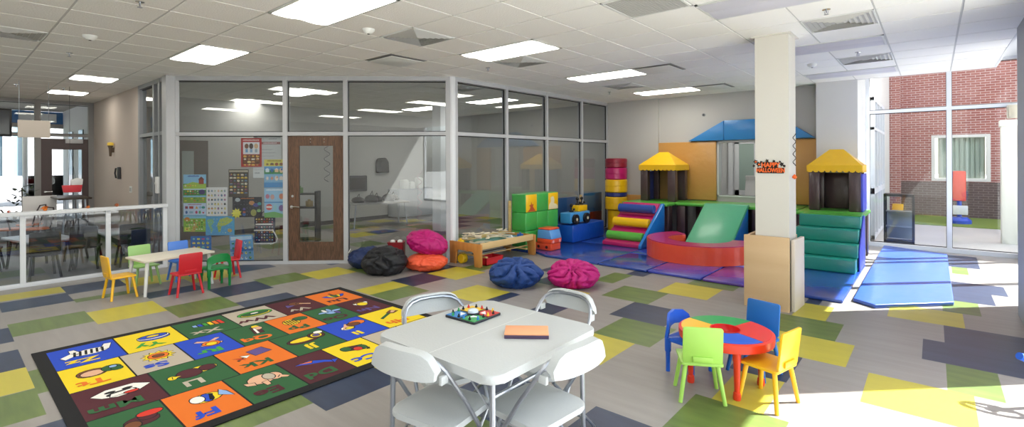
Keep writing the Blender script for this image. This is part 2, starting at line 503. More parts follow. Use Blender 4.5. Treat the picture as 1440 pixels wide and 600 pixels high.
# right window walls
mb = MB(); ps = [0, 1.85, 3.72, 5.5]
f = wall_frame(mb, (1.12, 7.5), (1.12, 11.75), [.75, 2.1, 3.85, 4.2], 3.35, 0); w1 = struct('window_1', mb, ALU); panes(w1, *f, [.72, 2.1, 3.85, 4.2], [.05, 3.32], GLASSX, gask=False)
mb = MB(); pp = [0, 2.6, 5.2, 7.9, 9.6]
f = wall_frame(mb, (1.12, -5.5), (1.12, 5.9), [0, 2.4, 4.8, 11.4], 3.35, 0); w2 = struct('window_2', mb, ALU); panes(w2, *f, [0, 2.4, 4.8, 11.4], [.05, 3.32], GLASSX, gask=False)
# far window wall (Y = 11.7)
mb = MB(); f = wall_frame(mb, (-1.0, 11.72), (1.2, 11.72), [0.03, 1.21, 2.15], 3.4, 2.56, w=.07, base=.07); w3 = struct('window_3', mb, ALUW); panes(w3, *f, [0.03, 1.21, 2.15], [.05, 2.56, 3.35], GLASSX)
mb = MB(); mb.box((0.93, 11.55, 2.33), (1.1, 11.66, 2.55), .012); mb.box((.95, 11.54, 2.36), (.97, 11.551, 2.52)); tagp(mb.finish('wall_speaker', C('beige_plastic', 'cfc7b2', .5)), 'beige box speaker mounted on the window frame above the patio', 'speaker')

# glazed partition, angled part (A-B) and straight part (B-C)
A = (-9.35, 2.5); B = (-6.05, 5.55)
mb = MB(); PA = [0.03, 1.795, 2.765, 4.43]
f = wall_frame(mb, A, B, PA, 3.05, 2.115, w=.07, base=.05)
segM = Matrix.Translation((A[0], A[1], 0)) @ Matrix.Rotation(math.atan2(B[1] - A[1], B[0] - A[0]), 4, 'Z')
SEGA = math.atan2(B[1] - A[1], B[0] - A[0])
w4 = struct('window_4', mb, ALU)
panes(w4, *f, PA, [2.115, 3.0], GLASS); panes(w4, *f, PA[:2], [.02, 2.115], GLASS); panes(w4, *f, PA[2:], [.02, 2.115], GLASS)
mb = MB(); PB = [0.05, 1.33, 2.58, 3.9, 5.05]
f = wall_frame(mb, B, (-6.05, 10.62), PB, 3.05, 2.115, w=.06, base=.05); w5 = struct('window_5', mb, ALU); panes(w5, *f, PB, [.02, 2.115, 3.0], GLASS)
mb = MB(); mb.cyl((B[0], B[1], 0), (B[0], B[1], 3.05), .062, n=20); struct('trim_2', mb, ALUW)
mb = MB(); mb.box((-9.5, 2.38, 0), (-9.27, 2.56, 3.05)); struct('trim_3', mb, ALU)
# foyer side: glazed strip and taupe wall along Y = 2.45
mb = MB(); P0 = [0.03, .95, 1.26, 1.5]
f = wall_frame(mb, (-11.0, 2.45), (-9.5, 2.45), P0, 3.05, 2.14, w=.09); w6 = struct('window_6', mb, GREY); panes(w6, *f, P0, [.02, 2.14, 3.0], GLASS)
mb = MB(); mb.box((-14.95, 2.4, 0), (-11.0, 2.55, 3.1)); struct('wall_left', mb, WALLT)
# far left glazed wall X = -14.95 with a brown door
mb = MB(); PL = [0, 1.9, 3.8, 6.95, 7.93]   # along +Y from -5.5
f = wall_frame(mb, (-14.95, -5.5), (-14.95, 2.4), [0, 1.9, 3.8, 5.5, 6.95, 7.85], 3.05, 2.28, w=.1); w7 = struct('window_7', mb, C('foyer_frame_grey', '8f8d8c', .5))
panes(w7, *f, [0, 1.9, 3.8, 5.5, 6.95], [.05, 2.28, 3.0], GLASSX); panes(w7, *f, [6.95, 7.85], [2.28, 3.0], GLASSX)
mb = MB(); y0, y1 = 1.48, 2.36
mb.box((-14.98, y0, 0.01), (-14.92, y0 + .2, 2.2)); mb.box((-14.98, y1 - .17, 0.01), (-14.92, y1, 2.2)); mb.box((-14.98, y0 + .2, 1.96), (-14.92, y1 - .17, 2.2)); mb.box((-14.98, y0 + .2, 0.01), (-14.92, y1 - .17, .35))
d3 = struct('door_3', mb, DARKW)
mb = MB(); mb.box((-14.953, y0 + .2, .35), (-14.947, y1 - .17, 1.96)); mb.finish('pane', GLASSX, d3)
mb = MB(); mb.box((-14.92, 1.9, 2.1), (-14.86, 2.2, 2.2), .005); mb.finish('door_closer', C('closer_silver', 'c9c9cc', .4), d3)
mb = MB(); mb.cyl((-14.92, 1.56, 1.02), (-14.86, 1.56, 1.02), .02); mb.cyl((-14.865, 1.56, 1.02), (-14.865, 1.68, 1.02), .012); mb.finish('door_handle', CHROME, d3)
# enclosing walls behind the camera and of the room beyond the glass
mb = MB(); mb.box((-15.6, -5.65, 0), (1.2, -5.5, 3.4)); struct('wall_front', mb, WALL)
mb = MB(); mb.box((-12.35, 2.55, 0), (-12.2, 10.65, 3.1)); struct('wall_inner_room', mb, WALL)
mb = MB(); mb.box((-12.35, 10.65, 0), (-6.1, 10.8, 3.1)); struct('wall_inner_room_end', mb, WALL)

# oak door in the partition
def boxM(mb, a, b, bev=0.0): mb.box(a, b, bev)
dr = MB(); dr.M = segM
s0, s1, zt = 1.835, 2.725, 2.08
for bx in ((s0, s0 + .17, .01, zt), (s1 - .17, s1, .01, zt), (s0 + .17, s1 - .17, 1.92, zt), (s0 + .17, s1 - .17, .01, .35)):
    dr.box((bx[0], -.022, bx[2]), (bx[1], .022, bx[3]))
d1 = struct('door_1', dr, DOORW)
g = MB(); g.M = segM; g.box((s0 + .17, -.003, .35), (s1 - .17, .003, 1.92)); g.finish('pane', GLASS, d1)
g = MB(); g.M = segM; g.cyl((s0 + .07, -.022, .93), (s0 + .07, -.07, .93), .026); g.tube([(s0 + .07, -.065, .93), (s0 + .12, -.07, .93), (s0 + .19, -.065, .925)], .011); g.cyl((s0 + .07, -.02, 1.1), (s0 + .07, -.035, 1.1), .022); g.finish('door_handle', CHROME, d1)
g = MB(); g.M = segM
for x in (.36, .58):
    for dz in (0, .05): g.cyl((s0 + x, -.022, 1.98 + dz), (s0 + x, -.028, 1.98 + dz), .008)
g.finish('closer_bolts', CHROME, d1)
mb = MB(); mb.box((-12.195, 3.35, 0), (-12.15, 3.9, 2.13)); d4 = struct('door_4', mb, C('inner_door_brown', '6d645e', .5))
mb = MB(); mb.box((-12.15, 3.4, .3), (-12.14, 3.62, 1.9)); mb.finish('pane', C('inner_door_lite', '99a19c', .3), d4)

# baseboards
mb = MB(); mb.box((-14.9, 2.385, 0), (-11.0, 2.4, .1)); struct('baseboard_left', mb, DKGREY)
mb = MB(); mb.box((-12.2, 2.56, 0), (-12.185, 10.6, .1)); struct('baseboard_inner', mb, DKGREY)

# ------------------------------------------------------------------ outdoors
mb = MB(); mb.box((-60, -60, -.4), (60, 80, -.21)); struct('ground', mb, C('ground_concrete', 'a5a3a0', .9, bump=(4, .1)))
mb = MB(); mb.box((1.26, -12, -.2), (20, 30, -.02)); mb.box((-1.62, 11.9, -.2), (1.26, 30, -.02)); struct('patio', mb, C('patio_concrete', 'c2bfba', .9, vary=((.7, .7, 1), .5, 'b0adab')))
mb = MB(); mb.box((-1.4, 16.4, -.02), (9, 19.0, .0)); struct('lawn', mb, C('grass_green', '7f9440', .95, bump=(70, .8)))
BR = brick_mat('brick_red', '96584f', 'a5685e', 'c6b0aa', 1.0)  # bricks paled, haze of the window glass put into their colour
mb = MB(); mb.box((-1.0, 19.0, -.1), (-.05, 19.3, 12.2)); mb.box((1.2, 19.0, -.1), (12, 19.3, 12.2)); mb.box((-.05, 19, -.1), (1.2, 19.3, 1.02)); mb.box((-.05, 19, 2.35), (1.2, 19.3, 12.2)); mb.box((-1.35, 18.55, -.1), (-.75, 19.3, 12.2))
struct('wall_brick', mb, BR)
mb = MB(); mb.box((-1.0, 18.95, -.1), (12, 19.0, 1.0)); struct('wall_brick_base', mb, brick_mat('brick_dark', '5c4844', '66524e', '82736e', 1.0))
mb = MB()
for bx in ((-.05, .03, 1.02, 2.35), (1.12, 1.2, 1.02, 2.35), (.03, 1.12, 1.02, 1.1), (.03, 1.12, 2.27, 2.35)): mb.box((bx[0], 18.98, bx[2]), (bx[1], 19.1, bx[3]))
w8 = struct('window_8', mb, C('trim_offwhite', 'd9d6d0', .6))
mb = MB(); mb.box((.03, 19.08, 1.1), (1.12, 19.09, 2.27)); mb.finish('pane', GLASSX, w8)
mb = MB()
n = 40; pts = [(.1 + i * 1.0 / n, 19.2 + .035 * sin(i * 1.45)) for i in range(n + 1)]
for (a, b) in zip(pts, pts[1:]): mb.box((a[0], min(a[1], b[1]), 1.1), (b[0], max(a[1], b[1]) + .01, 2.3))
tagp(mb.finish('curtain', C('curtain_sage', 'b9c4b4', .9)), 'pale sage curtain hanging behind the window in the brick wall', 'curtain')
# neighbouring wing with an outer double door (seen edge-on beyond the far glass)
mb = MB(); mb.box((-1.6, 11.9, -.1), (-1.0, 12.6, 6)); mb.box((-1.6, 15.4, -.1), (-1.0, 18.5, 6)); mb.box((-1.6, 12.6, 2.95), (-1.0, 15.4, 6)); struct('wall_wing', mb, C('wing_paint', 'd8d6d2', .7))
mb = MB(); f = wall_frame(mb, (-.98, 12.6), (-.98, 15.4), [0.04, .75, 1.4, 2.05, 2.76], 2.95, 2.3, w=.08, extra_h=((1.0, .12),)); d5 = struct('door_5', mb, ALUW); panes(d5, *f, [0.04, .75, 1.4, 2.05, 2.76], [.1, 1.0, 2.3, 2.92], GLASSX, gask=False)
mb = MB(); mb.box((-1.6, 12.6, -.1), (-1.5, 15.4, 3)); struct('wall_wing_inner', mb, WALLT)
for k, (x, lab) in enumerate(((1.0, 'left'), (1.34, 'right'))):
    mb = MB(); mb.box((x + .02, 13.7 + .0, -.05), (x + .24, 13.95, 2.35), .01); mb.box((x, 13.68, 2.3), (x + .26, 13.97, 2.42), .01)
    tagp(mb.finish('patio_post', C('post_offwhite', 'd9d8cc', .7)), 'off-white square patio post outside the far glass, the %s one' % lab, 'post', None)

# foyer side outdoors: canopy, facade, cars and trees seen blurred through the glass
mb = MB(); mb.box((-30.5, -12, 0), (-30, 9, 1.1)); mb.box((-30.5, -12, 4.4), (-30, 9, 5.2)); mb.box((-30.5, 2.5, 0), (-30, 4.2, 5))
for y in (-11, -8.4, -5.8, -3.2, -.6, 2.0, 6.6, 9): mb.box((-30.4, y - .16, 0), (-30.1, y + .16, 5))
struct('wall_neighbour', mb, C('neighbour_paint', '9c9ca2', .8))
mb = MB(); mb.box((-30.3, -12, 1.1), (-30.2, 9, 4.4)); struct('window_9', mb, C('neighbour_glass', '6f8794', .15))
mb = MB(); mb.box((-24.2, -12, 3.05), (-24, 9, 3.48)); struct('canopy', mb, C('canopy_blue', '2f6fae', .5))
mb = MB(); mb.box((-24.2, -12, 3.5), (-15.7, 9, 3.7)); mb.box((-24.25, -12, 2.9), (-23.95, 9, 3.04)); struct('porch_roof', mb, C('porch_grey', '9a948f', .8))
mb = MB()
for y in (-7.2, -4.8, -2.4, -.05, .5, 1.85, 2.4): mb.box((-23.99, y, 3.1), (-23.96, y + .42, 3.4))
struct('window_10', mb, PAPER)
for y in (-9, -5, -1.2, 2.0):
    mb = MB(); mb.cyl((-23.85, y, -.2), (-23.85, y, 2.9), .07); mb.box((-23.95, y - .1, -.2), (-23.75, y + .1, .02)); tagp(mb.finish('canopy_post', ALUW), 'white round post under the blue canopy outside the foyer glass', 'post', 'posts of the blue canopy')
mb = MB(); mb.box((-24, 3.0, -.2), (-15.6, 3.2, 3.5))
struct('wall_porch', mb, C('porch_wall_white', 'c4c4ca', .8))
mb = MB()
for x in (-17.2, -18.7, -20.4, -22.2): mb.box((x - .45, 2.97, .1), (x + .25, 3.01, 2.7))
struct('window_11', mb, C('porch_glass_dark', '3c4448', .2))
for k, (x, y, h, r) in enumerate(((-27, -3.2, 3.4, 1.3), (-26.5, .2, 2.6, 1.0), (-27.5, -7, 3.8, 1.5))):
    t = thing('street_tree', 'leafy tree beyond the blue canopy outside the foyer, %s' % ('large one left', 'small middle one', 'far left one')[k], 'tree', (x, y, -.21))
    mb = MB(); mb.cyl((0, 0, 0), (0, 0, h * .6), .1, .06); mb.finish('trunk', C('bark', '5c4c40', .9), t)
    bm = bmesh.new(); bmesh.ops.create_icosphere(bm, subdivisions=4, radius=r)
    for v in bm.verts: v.co = v.co * (1 + .35 * noise.noise(v.co * 1.6 + Vector((k * 7, 0, 0))) + .2 * noise.noise(v.co * 5)) + Vector((0, 0, h * .75))
    me = bpy.data.meshes.new('crown'); bm.to_mesh(me); bm.free(); me.materials.append(C('tree_green', '6c7c4c', .9)); o = bpy.data.objects.new('crown', me); COL.objects.link(o); o.parent = t
for k, (y, c, l) in enumerate(((-4.6, '8c9098', 'silver'), (-.6, '3a4658', 'dark blue'))):
    t = thing('parked_car', '%s parked car beyond the porch outside the foyer glass' % l, 'car', (-28.6, y, -.21), radians(90))
    mb = MB(); mb.prism([(-1.9, .25), (1.9, .25), (2.0, .6), (1.85, .85), (1.0, .92), (.55, 1.38), (-.8, 1.42), (-1.35, .95), (-1.95, .85)], -.8, .8, 'xz', .05, 2); mb.finish('body', C('car_' + l.replace(' ', '_'), c, .3), t)
    mb = MB(); mb.prism([(-1.2, .95), (.88, .95), (.5, 1.32), (-.75, 1.35)], -.81, .81, 'xz'); mb.finish('windows', BLACK, t)
    for x in (-1.2, 1.2):
        for s_ in (-1, 1):
            mb = MB(); mb.cyl((x, s_ * .62, .31), (x, s_ * .84, .31), .31, n=20); mb.finish('wheel', BLACK, t)

# ------------------------------------------------------------------ low glazed guard rail (X = -9.25)
t = thing('guard_rail', 'white-framed low glass guard rail between play room and foyer', 'guard rail', (-9.25, 0, 0))
mb = MB(); mb.box((-.07, -3.8, .955), (.07, 2.38, 1.005), .006); mb.finish('top_rail', ALUW, t)
mb = MB(); mb.box((-.03, -3.8, 0), (.03, 2.38, .055), .003); mb.finish('bottom_rail', ALUW, t)
ys = [-3.78, -2.8, -1.91, -1.02, -.13, .75, 1.645, 2.35]
for y in ys:
    mb = MB(); mb.box((-.03, y - .028, .05), (.03, y + .028, .96)); mb.finish('post', ALUW, t)
for a, b in zip(ys, ys[1:]):
    mb = MB(); mb.box((-.004, a + .028, .055), (.004, b - .028, .955)); mb.finish('glass_panel', GLASSR, t)

# ------------------------------------------------------------------ ceiling fixtures
def troffer(i, j, two, lit, label, group=None):
    a, b, c, d = cell(i, j)
    if two: a -= 0.615
    cx, cy = (a + c) / 2, (b + d) / 2; hx, hy = (c - a) / 2 - .008, (d - b) / 2 - .008
    t = thing('ceiling_light', label, 'ceiling light', (cx, cy, CZ), group=group)
    mb = MB()
    for bx in ((-hx, -hy, hx, -hy + .025), (-hx, hy - .025, hx, hy), (-hx, -hy, -hx + .025, hy), (hx - .025, -hy, hx, hy)): mb.box((bx[0], bx[1], -.006), (bx[2], bx[3], .02))
    mb.finish('frame', WHITE, t)
    mb = MB()
    n = 2 if two else 2   # two shallow lens troughs running lengthwise
    m = 12
    for q in range(m):
        y0 = -hy + .025 + (2 * hy - .05) * q / m; y1 = -hy + .025 + (2 * hy - .05) * (q + 1) / m
        z = lambda y: -.004 - .012 * abs(sin(2 * pi * (y + hy) / (2 * hy)))
        mb.flat([(-hx + .025, y0, z(y0)), (-hx + .025, y1, z(y1)), (hx - .025, y1, z(y1)), (hx - .025, y0, z(y0))])
    mb.finish('diffuser', (C('lit_diffuser', 'fdf9ee', .5, emit=LAMP) if lit else C('unlit_diffuser', 'c9c8d2', .4)), t)
    return t
_n = {2: 'nearest lit ceiling light above the rug, cut by the top of the photo', 6: 'lit ceiling light between two air diffusers near the room centre', 10: 'lit ceiling light second from the back wall', 14: 'lit ceiling light closest to the back wall'}
for (i, j) in LITS:
    if i == 6: lab = _n.get(j, 'lit ceiling light behind the viewpoint')
    else: lab = 'lit ceiling light over the small white table side' if j == 2 else 'lit ceiling light behind the viewpoint'
    troffer(i, j, True, True, lab, 'ceiling lights behind the viewpoint' if j < 0 else None)
for (i, j) in OFFS:
    troffer(i, j, True, False, {6: 'unlit ceiling light nearest in front of the cream column', 10: 'unlit ceiling light just behind the cream column', 14: 'unlit ceiling light furthest back near the window wall'}.get(j, 'unlit ceiling light beside the right-hand windows behind the viewpoint'), 'unlit ceiling lights behind the viewpoint' if j < 6 else None)
for (i, j) in SMALL: troffer(i, j, False, True, 'square lit ceiling light in the foyer' + (', the nearer one' if (i, j) == (17, 1) else ', the farther one' if (i, j) == (21, 1) else ' behind the rail'), None if j == 1 else 'foyer lights out of view')
for n_, (i, j) in enumerate(BACK): troffer(i, j, True, True, 'lit ceiling light of the room behind the glass partition', 'lights of the room behind the glass')

def diffuser(i, j, label):
    a, b, c, d = cell(i, j); h = .29
    t = thing('air_diffuser', label, 'air vent', ((a + c) / 2, (b + d) / 2, CZ))
    mb = MB()
    for k in range(6):
        r0 = h - k * .045; z0 = -.004 - .0; r1 = r0 - .03
        o_ = [(-r0, -r0), (r0, -r0), (r0, r0), (-r0, r0)]; i_ = [(-r1, -r1), (r1, -r1), (r1, r1), (-r1, r1)]
        for q in range(4):
            p, p2, s, s2 = o_[q], o_[(q + 1) % 4], i_[q], i_[(q + 1) % 4]
            mb.flat([(*p, .022), (*p2, .022), (*s2, -.012), (*s, -.012)])
    mb.box((-.03, -.03, -.01), (.03, .03, .01))
    mb.finish('louvre', C('vent_white', 'bdbdba', .5), t)
    mb = MB(); mb.box((-h, -h, .024), (h, h, .05)); mb.finish('duct_backing', C('vent_dark', '5c5c5c', .9), t)
    mb = MB()
    for bx in ((-.3, -.3, .3, -h), (-.3, h, .3, .3), (-.3, -.3, -h, .3), (h, -.3, .3, .3)): mb.box((bx[0], bx[1], -.006), (bx[2], bx[3], .02))
    mb.finish('frame', WHITE, t)
dl = ['square air diffuser nearest over the play mats side, beside the smoke detector', 'square air diffuser against the middle lit ceiling light', 'square air diffuser between the two far lit ceiling lights', 'square air diffuser in front of the cream column top', 'square air diffuser behind the cream column near the windows', 'square air diffuser at the left edge of the ceiling', 'square air diffuser in the ceiling behind the glass partition']
for (ij, l) in zip(DIFF, dl): diffuser(*ij, l)
for (i, j), l in zip(PLAQ, ['flat plaque air diffuser near the angled glass partition', 'flat plaque air diffuser at the end of the third lit light', 'flat plaque air diffuser near the back wall left of the column']):
    a, b, c, d = cell(i, j)
    t = thing('plaque_diffuser', l, 'air vent', ((a + c) / 2, (b + d) / 2, CZ))
    mb = MB(); mb.box((-.27, -.27, -.02), (.27, .27, -.012), .003); mb.finish('plaque', WHITE, t)
    mb = MB(); mb.box((-.3, -.3, -.001), (.3, .3, .005)); mb.finish('duct_backing', C('vent_grey', '8a8a88'), t)
a, b, c, d = cell(3, 5)
t = thing('return_grille', 'large egg-crate return air grille at the top of the photo', 'air vent', ((a + c) / 2, (b + d) / 2, CZ))
mb = MB()
for k in range(23): q = -.28 + k * .56 / 22; mb.box((q - .003, -.28, -.002), (q + .003, .28, .02)); mb.box((-.28, q - .003, -.002), (.28, q + .003, .02))
mb.finish('grid', C('vent_white', 'bdbdba'), t)
mb = MB(); mb.box((-.28, -.28, .03), (.28, .28, .05)); mb.finish('duct_backing', MATS['vent_dark'], t)
mb = MB()
for bx in ((-.3, -.3, .3, -.28), (-.3, .28, .3, .3), (-.3, -.3, -.28, .3), (.28, -.3, .3, .3)): mb.box((bx[0], bx[1], -.006), (bx[2], bx[3], .02))
mb.finish('frame', WHITE, t)
def smoke(x, y, l):
    t = thing('smoke_detector', l, 'smoke detector', (x, y, CZ))
    mb = MB(); mb.lathe([(0, -.05), (.03, -.05), (.045, -.038), (.06, -.02), (.065, 0)], 20); mb.finish('cover', WHITE, t)
    mb = MB(); mb.lathe([(.0, -.056), (.012, -.055), (.014, -.05)], 10); mb.finish('sensor', DKGREY, t)
smoke(-7.01, 1.1, 'round white smoke detector left of the square ceiling light'); smoke(-4.51, 2.96, 'round white smoke detector beside the near air diffuser'); smoke(-1.34, 8.3, 'round white smoke detector right of the column top')
def sprinkler(x, y, l, g=None):
    t = thing('sprinkler', l, 'sprinkler', (x, y, CZ), group=g)
    mb = MB(); mb.lathe([(.034, 0), (.034, -.006), (.0, -.008)], 16); mb.finish('rose', CHROME, t)
    mb = MB(); mb.cyl((0, 0, -.006), (0, 0, -.035), .007); mb.tube([(-.014, 0, -.02), (-.012, 0, -.04), (0, 0, -.05)], .003); mb.tube([(.014, 0, -.02), (.012, 0, -.04), (0, 0, -.05)], .003); mb.lathe([(0, -.052), (.02, -.052), (.02, -.049), (0, -.049)], 12); mb.finish('head', STEEL, t)
for x, y, l in ((-8.29, 1.1, 'ceiling sprinkler left of the smoke detector over the small white table'), (-5.21, 1.15, 'ceiling sprinkler above the rug at the top edge of the photo'), (-5.04, 5.35, 'ceiling sprinkler over the wooden train table'), (-4.99, 8.88, 'ceiling sprinkler near the back corner of the glass'), (-.75, 5.36, 'ceiling sprinkler beside the vent in front of the column'), (-.74, 7.77, 'ceiling sprinkler beside the vent behind the column'), (-12.27, .92, 'left of the two pendant sprinklers in the foyer'), (-12.29, 1.55, 'right of the two pendant sprinklers in the foyer')):
    sprinkler(x, y, l)

# ------------------------------------------------------------------ alphabet rug
RC = {'g': C('rug_green', '285a32', .95), 'b': C('rug_blue', '1f46ba', .95), 'y': C('rug_yellow', 'e4c81c', .95), 'o': C('rug_orange', 'dc6e1a', .95), 'm': C('rug_maroon', '4c1a24', .95),
      'w': C('rug_beige', 'b4a998', .95), 'k': C('rug_black', '0e0e11', .95), 'B': C('rug_brown', '6e4023', .95), 'p': C('rug_pink_tan', 'd8a98a', .95), 'v': C('rug_violet', '5b4a86', .95), 'r': C('rug_red', 'cc3322', .95), 'W': C('rug_white', 'e9e6df', .95), 'l': C('rug_light_blue', '86a8d8', .95), 'G': C('rug_leaf_green', '3e9a3a', .95)}
RK = list(RC)
def E_(cx, cy, rx, ry, c, a0=0, a1=360, n=14): return ('P', [(cx + rx * cos(radians(a0 + (a1 - a0) * i / n)), cy + ry * sin(radians(a0 + (a1 - a0) * i / n))) for i in range(n)], c)
def P_(c, *p): return ('P', list(p), c)
PICS = {
 'Z': [E_(.5, .36, .3, .15, 'W'), P_('W', (.2, .4), (.1, .12), (.22, .1), (.34, .36)), P_('W', (.65, .3), (.72, .1), (.8, .1), (.8, .4)), P_('W', (.7, .4), (.92, .55), (.98, .42), (.8, .28))] + [P_('k', (.26 + .09 * i, .25), (.3 + .09 * i, .24), (.34 + .09 * i, .47), (.3 + .09 * i, .49)) for i in range(6)],
 'Y': [E_(.5, .38, .3, .16, 'b'), E_(.5, .33, .3, .14, 'W'), E_(.5, .31, .27, .11, 'b'), E_(.5, .3, .12, .05, 'y')],
 'X': [P_(c, (.18 + .11 * i, .2 + .01 * i), (.26 + .11 * i, .2 + .01 * i), (.26 + .11 * i, .46 - .02 * i), (.18 + .11 * i, .48 - .02 * i)) for i, c in enumerate('royGbl')],
 'W': [E_(.5, .33, .42, .2, 'G', 0, 360), E_(.5, .36, .36, .13, 'y'), E_(.5, .33, .33, .12, 'g'), E_(.5, .3, .1, .04, 'W')],
 'V': [E_(.55, .3, .14, .12, 'B'), E_(.42, .36, .1, .09, 'B'), P_('p', (.2, .5), (.24, .55), (.45, .36), (.42, .33)), P_('v', (.6, .42), (.85, .5), (.8, .3))],
 'U': [E_(.5, .28, .32, .24, 'b', 0, 180), E_(.5, .28, .18, .24, 'y', 0, 180), E_(.5, .28, .08, .24, 'g', 0, 180), P_('B', (.48, .12), (.52, .12), (.52, .3), (.48, .3))],
 'T': [E_(.62, .36, .26, .17, 'B'), E_(.62, .38, .2, .12, 'p'), E_(.28, .34, .17, .13, 'g'), E_(.2, .42, .1, .08, 'g'), E_(.24, .3, .07, .05, 'l')],
 'S': [('P', [(.5 + (.34 if i % 2 else .24) * cos(pi * i / 12), .34 + (.24 if i % 2 else .17) * sin(pi * i / 12)) for i in range(24)], 'y'), E_(.5, .34, .2, .14, 'o'), E_(.5, .34, .11, .07, 'B')],
 'R': [P_('p', (.2, .18), (.28, .14), (.75, .42), (.7, .48)), P_('p', (.7, .14), (.8, .18), (.3, .48), (.25, .42)), E_(.5, .4, .2, .13, 'o'), E_(.5, .42, .12, .08, 'y')],
 'Q': [P_('m', (.3, .12), (.5, .1), (.6, .5), (.36, .5)), E_(.36, .2, .11, .1, 'p'), P_('y', (.26, .12), (.46, .12), (.42, .02), (.3, .02)), P_('W', (.42, .2), (.48, .2), (.54, .5), (.48, .5))],
 'P': [E_(.62, .36, .22, .18, 'y'), E_(.3, .26, .2, .12, 'g')] + [P_('B', (.46 + .07 * i, .24), (.48 + .07 * i, .24), (.5 + .07 * i, .5), (.48 + .07 * i, .5)) for i in range(5)],
 'O': [E_(.5, .34, .18, .15, 'l'), E_(.3, .3, .16, .05, 'l'), E_(.7, .3, .16, .05, 'l'), E_(.36, .46, .06, .1, 'v'), E_(.6, .2, .05, .1, 'W'), E_(.45, .2, .05, .1, 'l')],
 'M': [P_('W', (.1, .3), (.3, .14), (.7, .14), (.92, .26), (.8, .4), (.6, .48), (.3, .44)), E_(.52, .36, .22, .08, 'k'), P_('W', (.32, .4), (.7, .44), (.66, .34), (.36, .32)), E_(.42, .26, .08, .04, 'k'), E_(.66, .26, .08, .04, 'k'), E_(.4, .42, .1, .04, 'r')],
 'L': [E_(.4, .34, .26, .13, 'y'), E_(.62, .38, .2, .17, 'm'), E_(.3, .34, .13, .12, 'm'), E_(.9, .4, .07, .07, 'y'), P_('y', (.76, .4), (.9, .44), (.88, .36))],
 'K': [P_('v', (.3, .12), (.62, .18), (.56, .44), (.22, .38)), P_('B', (.62, .3), (.9, .5), (.92, .44)), P_('W', (.64, .36), (.8, .3), (.74, .44)), P_('r', (.8, .5), (.95, .34), (.84, .4))],
 'J': [E_(.62, .36, .35, .16, 'm'), E_(.6, .34, .3, .1, 'y'), E_(.28, .3, .18, .15, 'm'), E_(.28, .3, .12, .1, 'y'), E_(.28, .3, .07, .06, 'v'), E_(.16, .18, .1, .07, 'W')],
 'I': [E_(.66, .4, .16, .1, 'W'), P_('p', (.44, .3), (.58, .16), (.8, .42), (.6, .5)), E_(.3, .24, .2, .12, 'o'), E_(.42, .28, .16, .1, 'B'), E_(.62, .42, .1, .06, 'y')],
 'H': [P_('g', (.3, .2), (.36, .14), (.86, .4), (.82, .46)), P_('B', (.16, .22), (.3, .08), (.5, .2), (.36, .3)), P_('p', (.2, .18), (.28, .12), (.4, .22), (.34, .26))],
 'G': [E_(.45, .36, .26, .14, 'm'), E_(.34, .28, .14, .1, 'm'), E_(.28, .2, .2, .08, 'r'), E_(.6, .42, .12, .1, 'B')],
 'F': [E_(.5, .32, .26, .14, 'y'), E_(.5, .32, .1, .13, 'b'), E_(.66, .3, .12, .11, 'W'), P_('l', (.3, .34), (.1, .5), (.14, .3), (.22, .18)), P_('k', (.36, .24), (.42, .2), (.5, .42), (.44, .44))],
 'E': [E_(.56, .3, .27, .17, 'p'), E_(.3, .32, .14, .14, 'p'), E_(.4, .28, .11, .12, 'w'), P_('p', (.2, .36), (.08, .48), (.14, .5), (.28, .42)), P_('p', (.5, .4), (.62, .42), (.6, .56), (.52, .55)), P_('p', (.74, .36), (.92, .3), (.9, .4), (.76, .46))],
 'D': [P_('b', (.1, .5), (.3, .34), (.55, .2), (.9, .24), (.6, .34), (.34, .42), (.2, .52)), P_('o', (.5, .24), (.8, .22), (.56, .3)), P_('b', (.04, .46), (.2, .56), (.16, .42))],
 'C': [P_('m', (.28, .22), (.7, .12), (.78, .3), (.4, .44)), E_(.36, .32, .1, .1, 'g'), E_(.72, .22, .12, .1, 'g'), E_(.5, .34, .1, .08, 'r'), P_('k', (.24, .4), (.4, .46), (.3, .5))],
 'B': [E_(.5, .3, .3, .13, 'v'), P_('m', (.55, .3), (.8, .5), (.92, .4), (.7, .22)), E_(.3, .34, .1, .1, 'v')],
 'A': [P_('k', (.2, .3), (.4, .22), (.8, .36), (.6, .46)), E_(.3, .3, .1, .1, 'g'), E_(.6, .34, .1, .12, 'B')],
 'N': [E_(.5, .26, .24, .12, 'W'), E_(.5, .34, .16, .12, 'y'), P_('B', (.3, .22), (.7, .22), (.6, .12), (.4, .12))],
}
ROWS = [(-5.86, -5.275, 0.61, 6, [('Z', 'b', 'y'), ('Y', 'y', 'G'), ('X', 'g', 'w'), ('W', 'w', 'm'), ('V', 'm', 'w'), ('U', 'o', 'm')]),
        (-5.275, -4.69, 0.61, 7, [('T', 'y', 'o'), ('S', 'w', 'b'), ('R', 'b', 'G'), ('Q', 'g', 'o'), ('P', 'o', 'g'), ('O', 'g', 'm'), ('N', 'm', 'v')]),
        (-4.69, -4.1, 0.61, 6, [('M', 'm', 'g'), ('L', 'g', 'w'), ('K', 'o', 'g'), ('J', 'g', 'y'), ('I', 'b', 'y'), ('H', 'y', 'o')]),
        (-4.1, -3.52, 0.61, 7, [('G', 'g', 'm'), ('F', 'o', 'b'), ('E', 'g', 'm'), ('D', 'm', 'g'), ('C', 'y', 'b'), ('B', 'w', 'm'), ('A', 'y', 'b')])]
mb = MB(); mb.mi = RK.index('k'); mb.box((-5.945, 0.53, 0.001), (-3.435, 3.455, 0.009))
